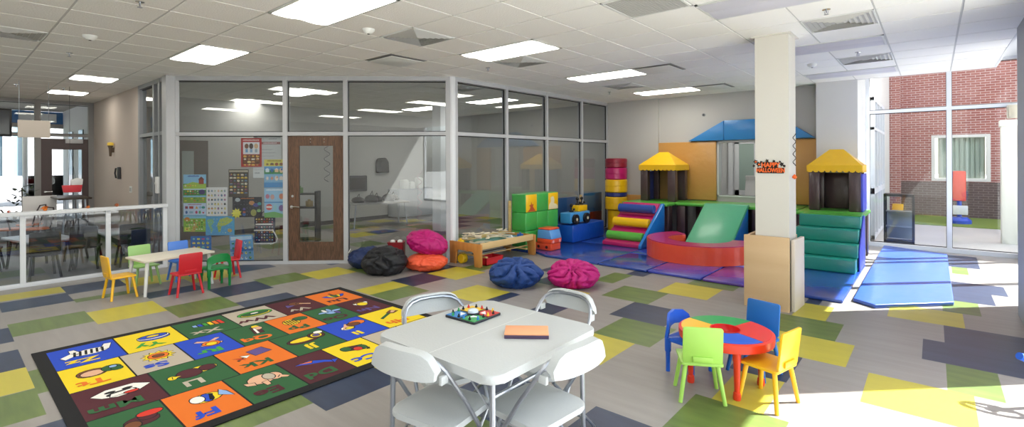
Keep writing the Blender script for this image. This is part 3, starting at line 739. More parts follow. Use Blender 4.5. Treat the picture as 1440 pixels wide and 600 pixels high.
for x0, x1, ys0, n, cells in ROWS:
    wd = 2.77 / n
    for q, (ch, bgc, fc) in enumerate(cells):
        y0 = ys0 + wd * q; y1 = y0 + wd
        g = .006
        mb.mi = RK.index(bgc); mb.flat([(x0 + g, y0 + g, .0094), (x1 - g, y0 + g, .0094), (x1 - g, y1 - g, .0094), (x0 + g, y1 - g, .0094)])
        W_, H_ = y1 - y0, x1 - x0
        # reading frame: u runs towards -Y, v towards +X
        for li, sh in enumerate(PICS[ch]):
            mb.mi = RK.index(sh[2]) if sh[2] in RK else 0
            z = .0098 + li * .0002
            pp_ = [(x0 + .04 + (vv + .02) * (H_ - .05), y1 - (uu * .9 - .02) * W_) for uu, vv in sh[1]]
            mx_ = sum(p[0] for p in pp_) / len(pp_); my_ = sum(p[1] for p in pp_) / len(pp_)
            mb.flat([(a, b, z) for a, b in pp_])
            if sh[2] != 'k':   # thin dark printed outline round each shape
                mb.mi = RK.index('k')
                mb.flat([(a + .006 * (1 if a > mx_ else -1), b + .006 * (1 if b > my_ else -1), z - .0001) for a, b in pp_])
        me = textmesh(ch + ch.lower(), .17)
        mb.mi = RK.index(fc)
        add_mesh(mb, me, Matrix.Translation((x1 - .13, y0 + wd * .40, .0100 + .0016)) @ Matrix.Rotation(-pi / 2, 4, 'Z') @ Matrix.Diagonal((1.15, .9, 1, 1)))
o = mb.finish('alphabet_rug', [RC[k] for k in RK]); tagp(o, 'black-bordered alphabet rug of coloured picture squares on the floor', 'rug')

# ------------------------------------------------------------------ folding table and chairs
TX0, TX1, TY0, TY1 = -2.27, -1.41, 1.52, 2.38
TCX, TCY = (TX0 + TX1) / 2, (TY0 + TY1) / 2
t = thing('folding_table', 'square off-white plastic folding table in the foreground', 'table', (TCX, TCY, 0))
mb = MB(); mb.prism(rrect(-.43, -.43, .43, .43, .07, 6), .70, .742, 'xy', .01, 3); mb.finish('tabletop', WPLAS, t)
mb = MB(); mb.box((-.0015, -.415, .7415), (.0015, .415, .7424)); mb.finish('fold_seam', WHITE, t)
for y in (-.43, .43):
    mb = MB(); mb.box((-.04, y - .005, .705), (.04, y + .005, .728), .002); mb.finish('hinge_latch', WHITE, t)
for sx in (-1, 1):
    for sy in (-1, 1):
        mb = MB(); mb.tube([(sx * .36, sy * .36, .70), (sx * .37, sy * .37, .0)], .0135, 10); mb.cyl((sx * .37, sy * .37, 0), (sx * .37, sy * .37, .03), .017); mb.finish('leg', STEEL, t)
        mb = MB(); mb.tube([(sx * .365, sy * .365, .55), (sx * .2, sy * .365, .69)], .005, 6); mb.finish('brace', STEEL, t)
for sx in (-1, 1):
    mb = MB(); mb.tube([(sx * .365, -.365, .62), (sx * .365, .365, .62)], .009, 8); mb.finish('crossbar', STEEL, t)

def folding_chair():
    t = thing('folding_chair', 'chair', 'chair')
    mb = MB(); pts = rrect(-.205, -.19, .205, .2, .07, 6)
    mb.prism(pts, .425, .455, 'xy', .01)
    s = mb.finish('seat', WPLAS, t)
    mb = MB()   # curved back panel
    n = 12; lay = []
    for i in range(n + 1):
        u = -1 + 2 * i / n; x = u * .205; y = -.268 - .03 * (1 - u * u)
        zt = .825 - .075 * abs(u) ** 6; zb = .71 + .012 * abs(u) ** 4
        x *= .985; zt += .010
        lay.append([mb._v((x, y + .036, zb)), mb._v((x, y + .028, zt - .012)), mb._v((x, y + .018, zt)), mb._v((x, y - .014, zt)), mb._v((x, y - .022, zt - .012)), mb._v((x, y - .008, zb))] if False else [mb._v((x, y - .004, zb)), mb._v((x, y + .002, zt - .02)), mb._v((x, y + .03, zt - .004)), mb._v((x, y + .026, zt + .006)), mb._v((x, y - .018, zt)), mb._v((x, y - .024, zb))])
    for a_, b_ in zip(lay, lay[1:]):
        for q in range(6): mb._f([a_[q], b_[q], b_[(q + 1) % 6], a_[(q + 1) % 6]], True)
    mb._f(lay[0]); mb._f(lay[-1][::-1])
    mb.finish('backrest', WPLAS, t)
    mb = MB()
    half = [(.215, .24, 0), (.22, .03, .40), (.221, -.08, .56), (.216, -.185, .70), (.205, -.212, .745), (.182, -.238, .782), (.14, -.262, .805), (.08, -.275, .816)]
    pts = [(-x, y, z) for x, y, z in half] + [(0, -.28, .818)] + half[::-1]
    mb.tube(pts, .0115, 8)
    mb.finish('front_frame', STEEL, t)
    mb = MB()
    for s_ in (-1, 1): mb.tube([(s_ * .19, .16, .42), (s_ * .195, -.27, .0)], .0105, 8)
    mb.tube([(-.19, -.2, .07), (.19, -.2, .07)], .008, 6)
    mb.finish('rear_legs', STEEL, t)
    mb = MB(); mb.tube([(-.217, .2, .075), (.217, .2, .075)], .008, 6); mb.finish('stretcher', STEEL, t)
    for s_ in (-1, 1):
        mb = MB(); mb.box((s_ * .205 - .01, -.25, .69), (s_ * .205 + .01, -.2, .73), .004); mb.finish('backrest_bracket', WPLAS, t)
    return t
fc = folding_chair()
fc.location = (-1.885, 1.645, 0); fc.rotation_euler = (0, 0, radians(9)); fc.scale = (.95, .95, .97); fc['label'] = 'white folding chair with its back to us, left of the front two'
dup(fc, (-1.518, 1.965, 0), radians(85), 'white folding chair at the front right side of the square table')
bl = dup(fc, (-2.19, 1.97, 0), radians(-108), 'white folding chair with its back showing behind the left table corner')
dup(fc, (-1.81, 2.42, 0), radians(178), 'white folding chair facing us across the table from the far right side')

# game on the table
t = thing('board_game', 'square pop-dice board game in bright colours on the folding table', 'game', (-2.08, 2.07, .742), radians(2))
mb = MB(); mb.prism(rrect(-.12, -.12, .12, .12, .015, 3), 0, .012, 'xy', .002); mb.finish('base', C('game_navy', '20242e', .4), t)
gc = [C('game_yellow', 'e8c02c'), C('game_red', 'c9302c'), C('game_green', '2f9a50'), C('game_blue', '2f7fc4'), C('game_white', 'e5e8ea')]
mb = MB()
for k, (sx, sy) in enumerate(((-1, 1), (1, 1), (1, -1), (-1, -1))):
    mb.mi = k; mb.prism([(0.01 * sx, 0.01 * sy), (.112 * sx, .01 * sy), (.112 * sx, .112 * sy), (.01 * sx, .112 * sy)][::1 if sx * sy > 0 else -1], .012, .0145)
    mb.mi = 4; mb.prism([(.03 * sx, .03 * sy), (.075 * sx, .03 * sy), (.03 * sx, .075 * sy)][::1 if sx * sy > 0 else -1], .0145, .016)
mb.finish('playing_field', gc, t)
mb = MB(); mb.lathe([(.04, .012), (.04, .02), (.034, .024)], 24); mb.finish('dice_ring', C('game_navy', '20242e'), t)
mb = MB(); mb.lathe([(.033, .02), (.03, .035), (.018, .043), (0, .046)], 20); mb.finish('dice_dome', C('dome_clear', 'c8d4de', .08), t)
for k in range(16):
    a = 2 * pi * (k + .5) / 16; r = .1 / max(abs(cos(a)), abs(sin(a)))
    mb = MB(); mb.lathe([(.008, .014), (.0075, .022), (.004, .026), (.0045, .033), (0, .035)], 8, (r * cos(a), r * sin(a), 0)); mb.finish('peg', BLACK if k % 2 else gc[(k // 4) % 4], t)
t = thing('orange_box_set', 'peach-topped dark purple flat box on the folding table', 'box', (-1.64, 2.03, .742), radians(38))
mb = MB(); mb.box((-.115, -.07, 0), (.115, .07, .018), .002); mb.finish('tray', C('box_plum', '4e3c58', .5), t)
mb = MB(); mb.box((-.115, -.07, .0182), (.115, .07, .024), .002); mb.finish('lid', C('box_peach', 'f2a878', .5), t)

# ------------------------------------------------------------------ small wooden children's chairs
def kid_chair(m, label, loc, rz, group=None):
    t = thing('kid_chair', label, 'chair', loc, rz, group)
    mb = MB(); mb.prism(rrect(-.14, -.13, .14, .13, .02, 3), .255, .275, 'xy', .004); mb.finish('seat', m, t)
    mb = MB(); mb.M = Matrix.Translation((0, -.125, .275)) @ Matrix.Rotation(radians(7), 4, 'X'); mb.prism(rrect(-.13, 0.0, .13, .255, .018, 3), -.008, .008, 'xz', .003); mb.finish('backrest', m, t)
    mb = MB(); mb.M = Matrix.Translation((0, -.125, .275)) @ Matrix.Rotation(radians(7), 4, 'X'); mb.box((-.065, -.02, .012), (.065, -.008, .05), .003); mb.finish('back_bracket', m, t)
    for sx in (-1, 1):
        for sy in (-1, 1):
            mb = MB(); mb.tube([(sx * .105, sy * .095, .256), (sx * .145, sy * .13, 0)], [.016, .0135], 12); mb.finish('leg', m, t)
    return t
K_LIME = C('paint_lime', 'a8d860', .35); K_LEGL = C('paint_mint', '8fd08c', .35); K_YEL = C('paint_yellow', 'f0b820', .35); K_RED = C('paint_red', 'c8202c', .35); K_BLUE = C('paint_blue', '1468b8', .35); K_PBL = C('plastic_blue', '1f5fd0', .3)
K_LB = C('paint_soft_blue', '4a80d8', .35); K_GRN = C('plastic_green', '13803e', .3); K_LIM2 = C('paint_pale_green', '9cc878', .35)
kid_chair(K_LIME, 'lime green wooden kid chair with its back to us at the round table', (-1.265, 3.5, 0), radians(30))
kid_chair(K_YEL, 'yellow wooden kid chair in the sun at the round red table', (-.87, 3.72, 0), radians(76))
kid_chair(K_BLUE, 'dark blue wooden kid chair on the column side of the round table', (-1.075, 4.16, 0), radians(166.5))
def plastic_chair(m, label, loc, rz):
    t = thing('plastic_kid_chair', label, 'chair', loc, rz)
    mb = MB(); mb.prism(rrect(-.14, -.12, .14, .14, .03, 4), .235, .265, 'xy', .008); mb.finish('seat', m, t)
    mb = MB()   # curved back hoop with an open centre
    outer = [(-.15, .26), (-.15, .36), (-.138, .40), (-.09, .44), (0, .452), (.09, .44), (.138, .40), (.15, .36), (.15, .26)]
    inner = [(-.115, .26), (-.115, .295), (-.10, .32), (-.06, .338), (0, .343), (.06, .338), (.10, .32), (.115, .295), (.115, .26)]
    def yy(x, z): return -.13 + 2.2 * x * x * (1 if z > .27 else .6)
    rows = []
    for (a, b) in zip(outer, inner):
        rows.append([mb._v((a[0], yy(a[0], a[1]) - .012, a[1])), mb._v((a[0], yy(a[0], a[1]) + .012, a[1])), mb._v((b[0], yy(b[0], b[1]) + .012, b[1])), mb._v((b[0], yy(b[0], b[1]) - .012, b[1]))])
    for a_, b_ in zip(rows, rows[1:]):
        for q in range(4): mb._f([a_[q], b_[q], b_[(q + 1) % 4], a_[(q + 1) % 4]], True)
    mb._f(rows[0]); mb._f(rows[-1][::-1])
    mb.finish('backrest', m, t)
    for sx in (-1, 1):
        for sy in (-1, 1):
            mb = MB(); x, y = sx * .13, sy * .115 - (.0 if sy > 0 else -.02)
            mb.lathe([(0, 0), (.016, 0), (.018, .15), (.024, .16), (.025, .262), (0, .262)], 14, (x, y, 0)); mb.finish('leg', m, t)
    return t
plastic_chair(K_PBL, 'bright blue plastic kid chair on the left of the round table', (-1.48, 3.86, 0), radians(-101))

# round table
t = thing('round_kid_table', 'round red kid table with blue, red, green and yellow wedges', 'table', (-1.18, 3.81, 0))
K_TRED = C('table_red_plastic', 'e03a20', .3)
mb = MB(); R_ = .33
mb.lathe([(.105, .405), (R_ - .012, .405), (R_, .398), (R_, .362), (R_ - .004, .34), (R_ - .03, .34), (R_ - .03, .37), (.105, .37)], 48); mb.finish('rim', K_TRED, t)
wc = [('wedge_green', C('wedge_green', '1f9a50', .35), 60, 152), ('wedge_yellow', C('wedge_yellow', 'f4b81c', .35), 152, 238), ('wedge_blue', C('wedge_blue', '1858cc', .35), 238, 326), ('wedge_red', C('wedge_red', 'dc3024', .35), 326, 420)]
for nm, m, a0, a1 in wc:
    mb = MB(); a0 += 12; a1 += 12
    mb.prism(arc(0, 0, R_ - .02, a0 + .4, a1 - .4, 20) + arc(0, 0, .108, a1 - .4, a0 + .4, 8), .404, .4085); mb.finish('colour_wedge', m, t)
mb = MB(); mb.lathe([(.108, .410), (.1, .41), (.095, .36), (.085, .345), (0, .343)], 32); mb.finish('centre_bowl', C('bowl_red', 'd01c1c', .3), t)
for a in (-56, 34, 124, 214):
    x, y = .25 * cos(radians(a)), .25 * sin(radians(a))
    mb = MB(); mb.lathe([(0, 0), (.024, .0), (.027, .02), (.024, .05), (.018, .055), (.02, .1), (.024, .26), (.028, .27), (.028, .345), (0, .345)], 16, (x, y, 0)); mb.finish('leg', K_TRED, t)

# left: white table with six chairs
t = thing('small_white_table', 'low rectangular white kid table in front of the guard rail', 'table', (-7.7, 2.03, 0), radians(8))
mb = MB(); mb.prism(rrect(-.28, -.42, .28, .42, .02, 3), .42, .445, 'xy', .004); mb.finish('tabletop', C('table_cream', 'd8d2c2', .4), t)
for sx in (-1, 1):
    for sy in (-1, 1):
        mb = MB(); mb.tube([(sx * .22, sy * .36, .421), (sx * .245, sy * .395, 0)], [.022, .017], 12); mb.finish('leg', WHITE, t)
kid_chair(K_YEL, 'yellow wooden kid chair at the left end of the white table', (-7.62, 1.47, 0), radians(6))
kid_chair(K_LIM2, 'pale green wooden kid chair on the rail side of the white table', (-8.14, 1.83, 0), radians(-82))
kid_chair(K_LB, 'light blue wooden kid chair on the rail side of the white table', (-8.12, 2.28, 0), radians(-82))
kid_chair(K_RED, 'red wooden kid chair with its back to us beside the green chair', (-7.18, 2.05, 0), radians(94))
kid_chair(K_RED, 'red wooden kid chair seen from the side at the far end of the white table', (-7.72, 2.72, 0), radians(176))
plastic_chair(K_GRN, 'dark green plastic kid chair with open back at the white table', (-7.3, 2.43, 0), radians(97))

# ------------------------------------------------------------------ bean bags
def bean_bag(label, loc, r, m, rz=0, sq=.62, top=(.1, .05), seed=0, tilt=None, folds=9, depth=.1, group=None):
    bm = bmesh.new(); bmesh.ops.create_icosphere(bm, subdivisions=5, radius=1)
    T = Vector((top[0], top[1], 1)).normalized(); rng = random.Random(seed)
    ph = rng.random() * 6; off = Vector((rng.random() * 9, rng.random() * 9, rng.random() * 9))
    X = T.orthogonal().normalized(); Y = T.cross(X)
    for v in bm.verts:
        p = v.co.copy(); d = p.dot(T); ang = math.atan2(p.dot(Y), p.dot(X))
        k = max(0, (d + .25) / 1.25)
        wob = 2.4 * noise.noise(p * 1.3 + off) + .9 * noise.noise(p * 3.1 + off * 2)
        fold = abs(sin(folds * .5 * ang + ph + wob))
        rr = 1 - depth * (1 - fold) ** 3 * (k ** .7) * 1.7 - .3 * max(0, d - .86) * 2
        ridge = 1 - 2 * abs(noise.noise(p * 2.6 + off))
        rr += .09 * noise.noise(p * 1.6 + off) + .045 * (ridge ** 3) + .02 * (1 - 2 * abs(noise.noise(p * 6.5 + off * 3))) ** 2
        q = p * rr
        z = q.z * sq
        bulge = 1 + .12 * (1 - abs(p.z))
        v.co = Vector((q.x * bulge * r, q.y * bulge * r, max(z, -sq * .72 + .03 * (z + sq * .72)) * r))
    zmin = min(v.co.z for v in bm.verts)
    for v in bm.verts: v.co.z -= zmin
    for f in bm.faces: f.smooth = True
    me = bpy.data.meshes.new('bean_bag'); bm.to_mesh(me); bm.free(); me.materials.append(m)
    o = bpy.data.objects.new('bean_bag', me); COL.objects.link(o)
    o.location = loc; o.rotation_euler = tilt or (0, 0, rz)
    return tagp(o, label, 'bean bag', group)
def fab(n, h): return mat('fabric_' + n, h, .55, bump=(22, .5), spec=.45)
bean_bag('royal blue wrinkled bean bag alone in front of the train table', (-4.27, 5.05, 0), .32, fab('blue', '193f80'), seed=3, top=(.55, -.5), folds=9, depth=.24, sq=.66)
bean_bag('magenta wrinkled bean bag alone to the right of the blue one', (-3.66, 5.53, 0), .31, fab('magenta', 'bc0e74'), seed=11, top=(.4, -.75), folds=11, depth=.22, sq=.62)
bean_bag('navy bean bag behind the black one near the glass', (-6.8, 4.43, 0), .27, fab('navy', '1a2d5c'), seed=5, top=(-.6, .2), folds=7, sq=.66)
bean_bag('black bean bag lying on its side in front of the navy one', (-6.22, 4.34, 0), .30, fab('black', '1c1d21'), seed=8, top=(.9, -.9), folds=5, depth=.22, sq=.76)
bean_bag('coral orange bean bag under the magenta one', (-5.97, 4.93, 0), .29, fab('coral', 'ea5c38'), seed=9, top=(.8, -.9), folds=9, sq=.5)
bean_bag('magenta bean bag resting on the coral orange one', (-6.08, 4.98, .235), .30, fab('magenta2', 'b40c6c'), seed=2, top=(.7, -.9), folds=9, sq=.66, tilt=(radians(-14), radians(10), 0))
nb = [o for o in bpy.data.objects if o.get('label', '').startswith('navy bean bag')][0]
mb = MB(); mb.box((-.03, -.002, -.035), (.03, .002, .035), .001); tg = mb.finish('white_tag', PAPER, nb); tg.location = (-.12, -.245, .27); tg.rotation_euler = (radians(-30), 0, radians(-25))
t = thing('red_bin', 'dark red toy bin behind the pile of bean bags', 'bin', (-6.58, 4.82, 0), radians(43))
for q in range(1):
    mb = MB()
    mb.box((-.12, -.1, 0), (.12, .1, .012)); mb.box((-.12, -.1, 0), (.12, -.09, .36)); mb.box((-.12, .09, 0), (.12, .1, .36)); mb.box((-.12, -.1, 0), (-.11, .1, .36)); mb.box((.11, -.1, 0), (.12, .1, .36)); mb.finish('tub', C('bin_dark_red', '8c1420', .4), t)
mb = MB(); mb.box((-.13, -.11, .355), (.13, -.088, .37), .003); mb.box((-.13, .088, .355), (.13, .11, .37), .003); mb.box((-.13, -.11, .355), (-.105, .11, .37), .003); mb.box((.105, -.11, .355), (.13, .11, .37), .003); mb.finish('rim', C('bin_dark_red', '8c1420'), t)
for x in (-.06, .055):
    mb = MB(); mb.ball((0, 0, 0), (.045, .04, .03), 8); o = mb.finish('white_toy', WHITE); o.location = (-6.58 + x * .73, 4.82 + x * .68, .371); tagp(o, 'small white toy on top of the dark red bin, %s one' % ('left' if x < 0 else 'right'), 'toy')
    mb = None

# ------------------------------------------------------------------ train table
t = thing('train_table', 'maple wood train table with a green painted play board', 'table', (-5.69, 6.17, 0))
def endpanel(y0, y1):
    w = .365
    return [(-w, .36), (-w, 0.02), (-w + .02, 0), (-w + .15, 0), (-w + .165, .2), (-w + .19, .235), (w - .19, .235), (w - .165, .2), (w - .15, 0), (w - .02, 0), (w, .02), (w, .36)]
for y in (-.69, .66):
    mb = MB(); mb.prism(endpanel(0, 0), y, y + .03, 'xz', .003); mb.finish('end_panel', MAPLEO, t)
for x in (-.335, .31):
    mb = MB(); mb.box((x, -.66, .27), (x + .025, .66, .375), .003); mb.finish('side_rail', mat('maple_side', 'd9ba82', .4, vary=((14, 1.2, 14), .5, 'cdaa70')), t)
mb = MB(); mb.box((-.31, -.66, .30), (.31, .66, .315)); mb.finish('play_board', mat('board_green', '3f8a5c', .5, vary=((3, 3, 3), 1.0, '5f93a8')), t)
mb = MB()
for y in (-.5, .5): mb.box((-.31, y - .02, .12), (.31, y + .02, .14))
mb.tube([(-.2, -.66, .16), (-.2, .66, .16)], .01); mb.tube([(.2, -.66, .16), (.2, .66, .16)], .01); mb.finish('under_shelf', MAPLE, t)
TRK = C('track_wood', 'dccfb6', .5)
rr_ = random.Random(4)
for k, (cx, cy, r, a0, a1) in enumerate(((-5.59, 5.85, .16, 0, 200), (-5.7, 5.8, .13, 180, 360), (-5.64, 6.2, .18, 20, 240), (-5.8, 6.3, .12, 0, 260), (-5.7, 6.55, .16, 90, 330), (-5.85, 5.75, .11, 40, 300))):
    mb = MB(); mb.prism(arc(cx, cy, r + .02, a0, a1, 16) + arc(cx, cy, r - .02, a1, a0, 16), .3155 + .013 * k, .327 + .013 * k); tagp(mb.finish('toy_track', TRK), 'curved wooden toy track piece among the heap on the train table', 'toy track', 'toy tracks on the train table')
for k in range(34):
    x, y = -5.93 + .42 * rr_.random(), 5.6 + (.5 if k < 22 else 1.0) * rr_.random()
    mb = MB(); a = rr_.random() * 6; mb.M = Matrix.Translation((x, y, .396 + .009 * (k % 9))) @ Matrix.Rotation(a, 4, 'Z') @ Matrix.Rotation(.25 * (rr_.random() - .5), 4, 'Y'); mb.box((-.055, -.018, 0), (.055, .018, .011), .002); mb.box((-.055, -.014, .011), (.055, -.009, .013)); mb.box((-.055, .009, .011), (.055, .014, .013))
    tagp(mb.finish('straight_toy_track', TRK), 'short straight wooden toy track piece heaped on the train table', 'toy track', 'straight toy tracks on the train table')
for (x, y, c, l) in ((-5.86, 5.56, 'f0c010', 'yellow toy block in the near corner of the train table'), (-5.55, 6.7, '2c60b0', 'blue toy block at the far end of the train table'), (-5.45, 6.35, 'd8d8dc', 'white toy block in the middle of the train table')):
    mb = MB(); mb.box((x - .05, y - .03, .316), (x + .05, y + .03, .375), .006); mb.cyl((x, y, .375), (x, y, .4), .015); tagp(mb.finish('toy_block', C('toy_' + c, c, .4)), l, 'toy')
t = thing('red_tray', 'bright red plastic bin under the train table', 'bin', (-5.5, 5.85, 0), radians(90))
mb = MB(); m4 = .012
mb.box((-.2, -.12, 0), (.2, .12, m4))
for a_, b_ in (((-.2, -.12), (.2, -.11)), ((-.2, .11), (.2, .12)), ((-.2, -.12), (-.19, .12)), ((.19, -.12), (.2, .12))): mb.box((*a_, 0), (*b_, .108))
mb.finish('tub', C('bin_red', 'd0202c', .35), t)
mb = MB()
for a_, b_ in (((-.215, -.135), (.215, -.11)), ((-.215, .11), (.215, .135)), ((-.215, -.135), (-.19, .135)), ((.19, -.135), (.215, .135))): mb.box((*a_, .106), (*b_, .116), .003)
mb.finish('rim', C('bin_red', 'd0202c'), t)
mb = MB(); mb.lathe([(0, 0), (.07, 0), (.078, .02), (.078, .09), (.07, .1), (0, .1)], 24); o = mb.finish('yellow_tub', C('tub_yellow', 'e0b818', .4)); o.location = (-5.83, 5.62, 0.078); o.rotation_euler = (radians(90), 0, 0); tagp(o, 'round yellow tub on its side under the near end of the train table', 'tub')

# ------------------------------------------------------------------ soft play: floor mats
def soft_mat(label, x0, y0, x1, y1, m, h=.04, rz=0, pts=None, group=None):
    cx, cy = (x0 + x1) / 2, (y0 + y1) / 2
    mb = MB()
    P = pts or [(x0 + .006, y0 + .006), (x1 - .006, y0 + .006), (x1 - .006, y1 - .006), (x0 + .006, y1 - .006)]
    mb.prism([(a - cx, b - cy) for a, b in P], 0.001, h, 'xy', .012, 3)
    o = mb.finish('floor_mat', m); o.location = (cx, cy, 0); o.rotation_euler = (0, 0, rz)
    return tagp(o, label, 'floor mat', group)
MY = 6.82
soft_mat('blue vinyl floor mat in front of the stacked green cubes and red truck', -5.75, 7.35, -4.05, 8.4, V_MATB, pts=[(-5.44, 7.0), (-5.1, MY + .0), (-4.06, MY), (-4.06, 8.4), (-5.98, 8.4), (-5.98, 6.92), (-5.44, 6.92)])
soft_mat('blue vinyl floor mat at the back beneath the barrels and blue block', -5.98, 8.4, -4.06, 10.55, V_MATB)
soft_mat('blue vinyl floor mat at the foot of the striped roller steps', -4.05, MY, -3.23, 7.9, V_MATB)
soft_mat('blue-violet vinyl floor mat left of the red ring seat front', -3.22, MY, -2.43, 7.9, mat('vinyl_mat_violet', '3a46ae', .2, coat=.5, bump=(2.2, .25)))
soft_mat('purple vinyl floor mat in front of the red ring seat next to the column', -2.42, MY, -1.62, 7.9, V_PURP)
soft_mat('purple-blue vinyl floor mat under the red ring seat and slide foot', -4.05, 7.91, -1.62, 9.7, mat('vinyl_mat_violet', '3a46ae'))
soft_mat('blue vinyl floor mat leading up to the teal steps beside the column', -1.6, MY, -.8, 8.6, V_MATB, pts=[(-1.6, 6.78), (-.80, 6.78), (-.80, 9.3), (-1.6, 9.3)])
soft_mat('large bright blue floor mat in the sun under the windows', -.72, 6.8, .2, 11.2, mat('vinyl_mat_sun', '3c5cae', .3, coat=.2, bump=(2.2, .25)), h=.045, pts=[(-.72, 6.95), (-.5, 6.78), (.17, 7.48), (.17, 11.2), (-.72, 11.6)])  # blue lightened against the other mats, sunlight put into its colour

# ------------------------------------------------------------------ soft play: platforms, towers
def platform(label, x0, y0, x1, y1, posts, fr=True):
    t = thing('play_platform', label, 'play platform', ((x0 + x1) / 2, (y0 + y1) / 2, .041))
    hx, hy = (x1 - x0) / 2, (y1 - y0) / 2
    mb = MB(); mb.box((-hx, -hy, .70), (hx, hy, .76), .02, 3); mb.finish('deck', V_LIME, t)
    for (px, py, w_, d_) in posts:
        px -= (x0 + x1) / 2; py -= (y0 + y1) / 2
        mb = MB(); mb.box((px - w_, py - d_, 0), (px + w_, py + d_, .70), .015); mb.finish('padded_post', V_BRN, t)
    return t
platform('green-topped play platform under the left yellow-roofed house', -4.98, 9.36, -4.0, 10.55, [(-4.9, 9.44, .07, .07), (-4.1, 9.6, .08, .1), (-4.08, 10.3, .07, .1), (-4.85, 10.45, .1, .07)])
platform('green-topped middle play platform behind the slide', -3.98, 9.74, -1.78, 10.6, [(-3.88, 9.86, .08, .08), (-3.42, 9.82, .07, .06), (-3.5, 10.45, .3, .08), (-2.45, 9.84, .1, .08), (-1.9, 9.84, .09, .08), (-2.5, 10.45, .4, .08)])
platform('green-topped play platform under the right yellow-roofed house', -1.76, 9.36, -.82, 10.36, [(-1.66, 9.5, .07, .08), (-.92, 9.74, .08, .08), (-.92, 10.2, .08, .1), (-1.6, 10.2, .1, .1)])
def play_house(label, x0, y0, x1, y1, back, side):
    cx, cy = (x0 + x1) / 2, (y0 + y1) / 2; hx, hy = (x1 - x0) / 2, (y1 - y0) / 2
    t = thing('play_house', label, 'play house', (cx, cy, .802))
    for sx in (-1, 1):
        for sy in (-1, 1):
            mb = MB(); mb.box((sx * (hx - .08) - .08, sy * (hy - .07) - .07, 0), (sx * (hx - .08) + .08, sy * (hy - .07) + .07, .66), .012); mb.finish('padded_post', V_BRN, t)
    mb = MB(); mb.box((-hx + .16, hy - .05, 0), (hx - .16, hy - .01, .62), .006); mb.finish('back_panel', back, t)
    mb = MB()
    if side > 0: mb.box((hx - .005, -hy + .03, 0), (hx + .03, hy - .02, .62), .006)
    else: mb.box((-hx + .02, -hy + .14, 0), (-hx + .06, hy - .14, .62), .006)
    mb.finish('side_panel', V_NAVY if side < 0 else C('vinyl_periwinkle', '4450c0', .35), t)
    # roof: hipped canopy with scalloped valance
    e = .02; zb, ze, zp = .64, .76, 1.03
    X, Y = hx + e, hy + e
    mb = MB()
    ridge = .10
    v = [(-X, -Y, ze), (X, -Y, ze), (X, Y, ze), (-X, Y, ze), (-ridge, 0, zp), (ridge, 0, zp)]
    mb.flat([v[0], v[1], v[5], v[4]]); mb.flat([v[1], v[2], v[5]]); mb.flat([v[2], v[3], v[4], v[5]]); mb.flat([v[3], v[0], v[4]])
    bmesh.ops.remove_doubles(mb.bm, verts=mb.bm.verts[:], dist=1e-5)
    mb.finish('roof', V_YEL, t)
    for (p, q) in (((-X, -Y), (X, -Y)), ((X, -Y), (X, Y)), ((X, Y), (-X, Y)), ((-X, Y), (-X, -Y))):
        L = math.hypot(q[0] - p[0], q[1] - p[1]); ns = max(5, int(L / .085)); ang = math.atan2(q[1] - p[1], q[0] - p[0])
        pts = [(0, ze), (L, ze)]
        for k in range(ns, 0, -1):
            c0 = L * (k - .5) / ns
            for a in (0, -45, -90, -135, -180): pts.append((c0 + L / ns / 2 * cos(radians(a)), zb + .035 + .035 * sin(radians(a))))
        g = MB(); g.M = Matrix.Translation((p[0], p[1], 0)) @ Matrix.Rotation(ang, 4, 'Z'); g.prism(pts, -.008, .008, 'xz'); g.finish('scalloped_valance', V_YEL, t)
    return t
play_house('small brown-posted play house with yellow scalloped roof, left one by the barrels', -4.78, 9.82, -4.02, 10.5, C('vinyl_tan_back', '8a6a3e', .4), -1)
play_house('small brown-posted play house with yellow scalloped roof, right one above the teal steps', -1.63, 9.74, -.90, 10.34, V_BRN, 1)

# roller steps
t = thing('roller_steps', 'striped climbing steps with blue, yellow and green rollers', 'play steps', (-4.5, 9.0, .041))
prof = [(-.62, 0), (.34, 0), (.34, .76), (.22, .76), (.1, .62), (.1, .53), (-.02, .5), (-.14, .36), (-.14, .30), (-.26, .27), (-.42, .1), (-.62, .07)]
xl, xr = -.38, .40
mb = MB(); mb.prism(prof, xl, xr, 'yz', .012); mb.finish('step_base', V_MAG, t)
for (y, z, r, m) in ((.06, .66, .085, V_BLUE), (-.17, .41, .085, V_YEL), (-.42, .17, .085, V_LIME)):
    mb = MB(); mb.tube([(xl + .01, y, z), (xl + .02, y, z), (xr - .03, y, z), (xr - .02, y, z)], [r * .86, r, r, r * .86], 20); mb.finish('roller', m, t)
mb = MB(); mb.prism([(-.68, 0), (.35, 0), (.35, .76), (.3, .76), (-.68, .06)], xr, xr + .06, 'yz', .008); mb.finish('side_panel', V_SKY, t)

# slide
t = thing('foam_slide', 'green padded foam slide with blue sides behind the red ring seat', 'slide', (-2.95, 9.2, .041))
pf = [(-.72, 0), (.52, 0), (.52, .78), (.44, .785), (-.72, .05)]
mb = MB(); mb.prism([(-.70, .0), (.5, 0), (.5, .74), (-.68, .03)], -.36, .36, 'yz', .01); mb.finish('body', V_SKY, t)
mb = MB(); mb.prism([(-.74, .02), (.44, .74), (.54, .74), (.54, .79), (.42, .79), (-.74, .07)], -.40, .37, 'yz', .012); mb.finish('slide_surface', V_SLIDE, t)
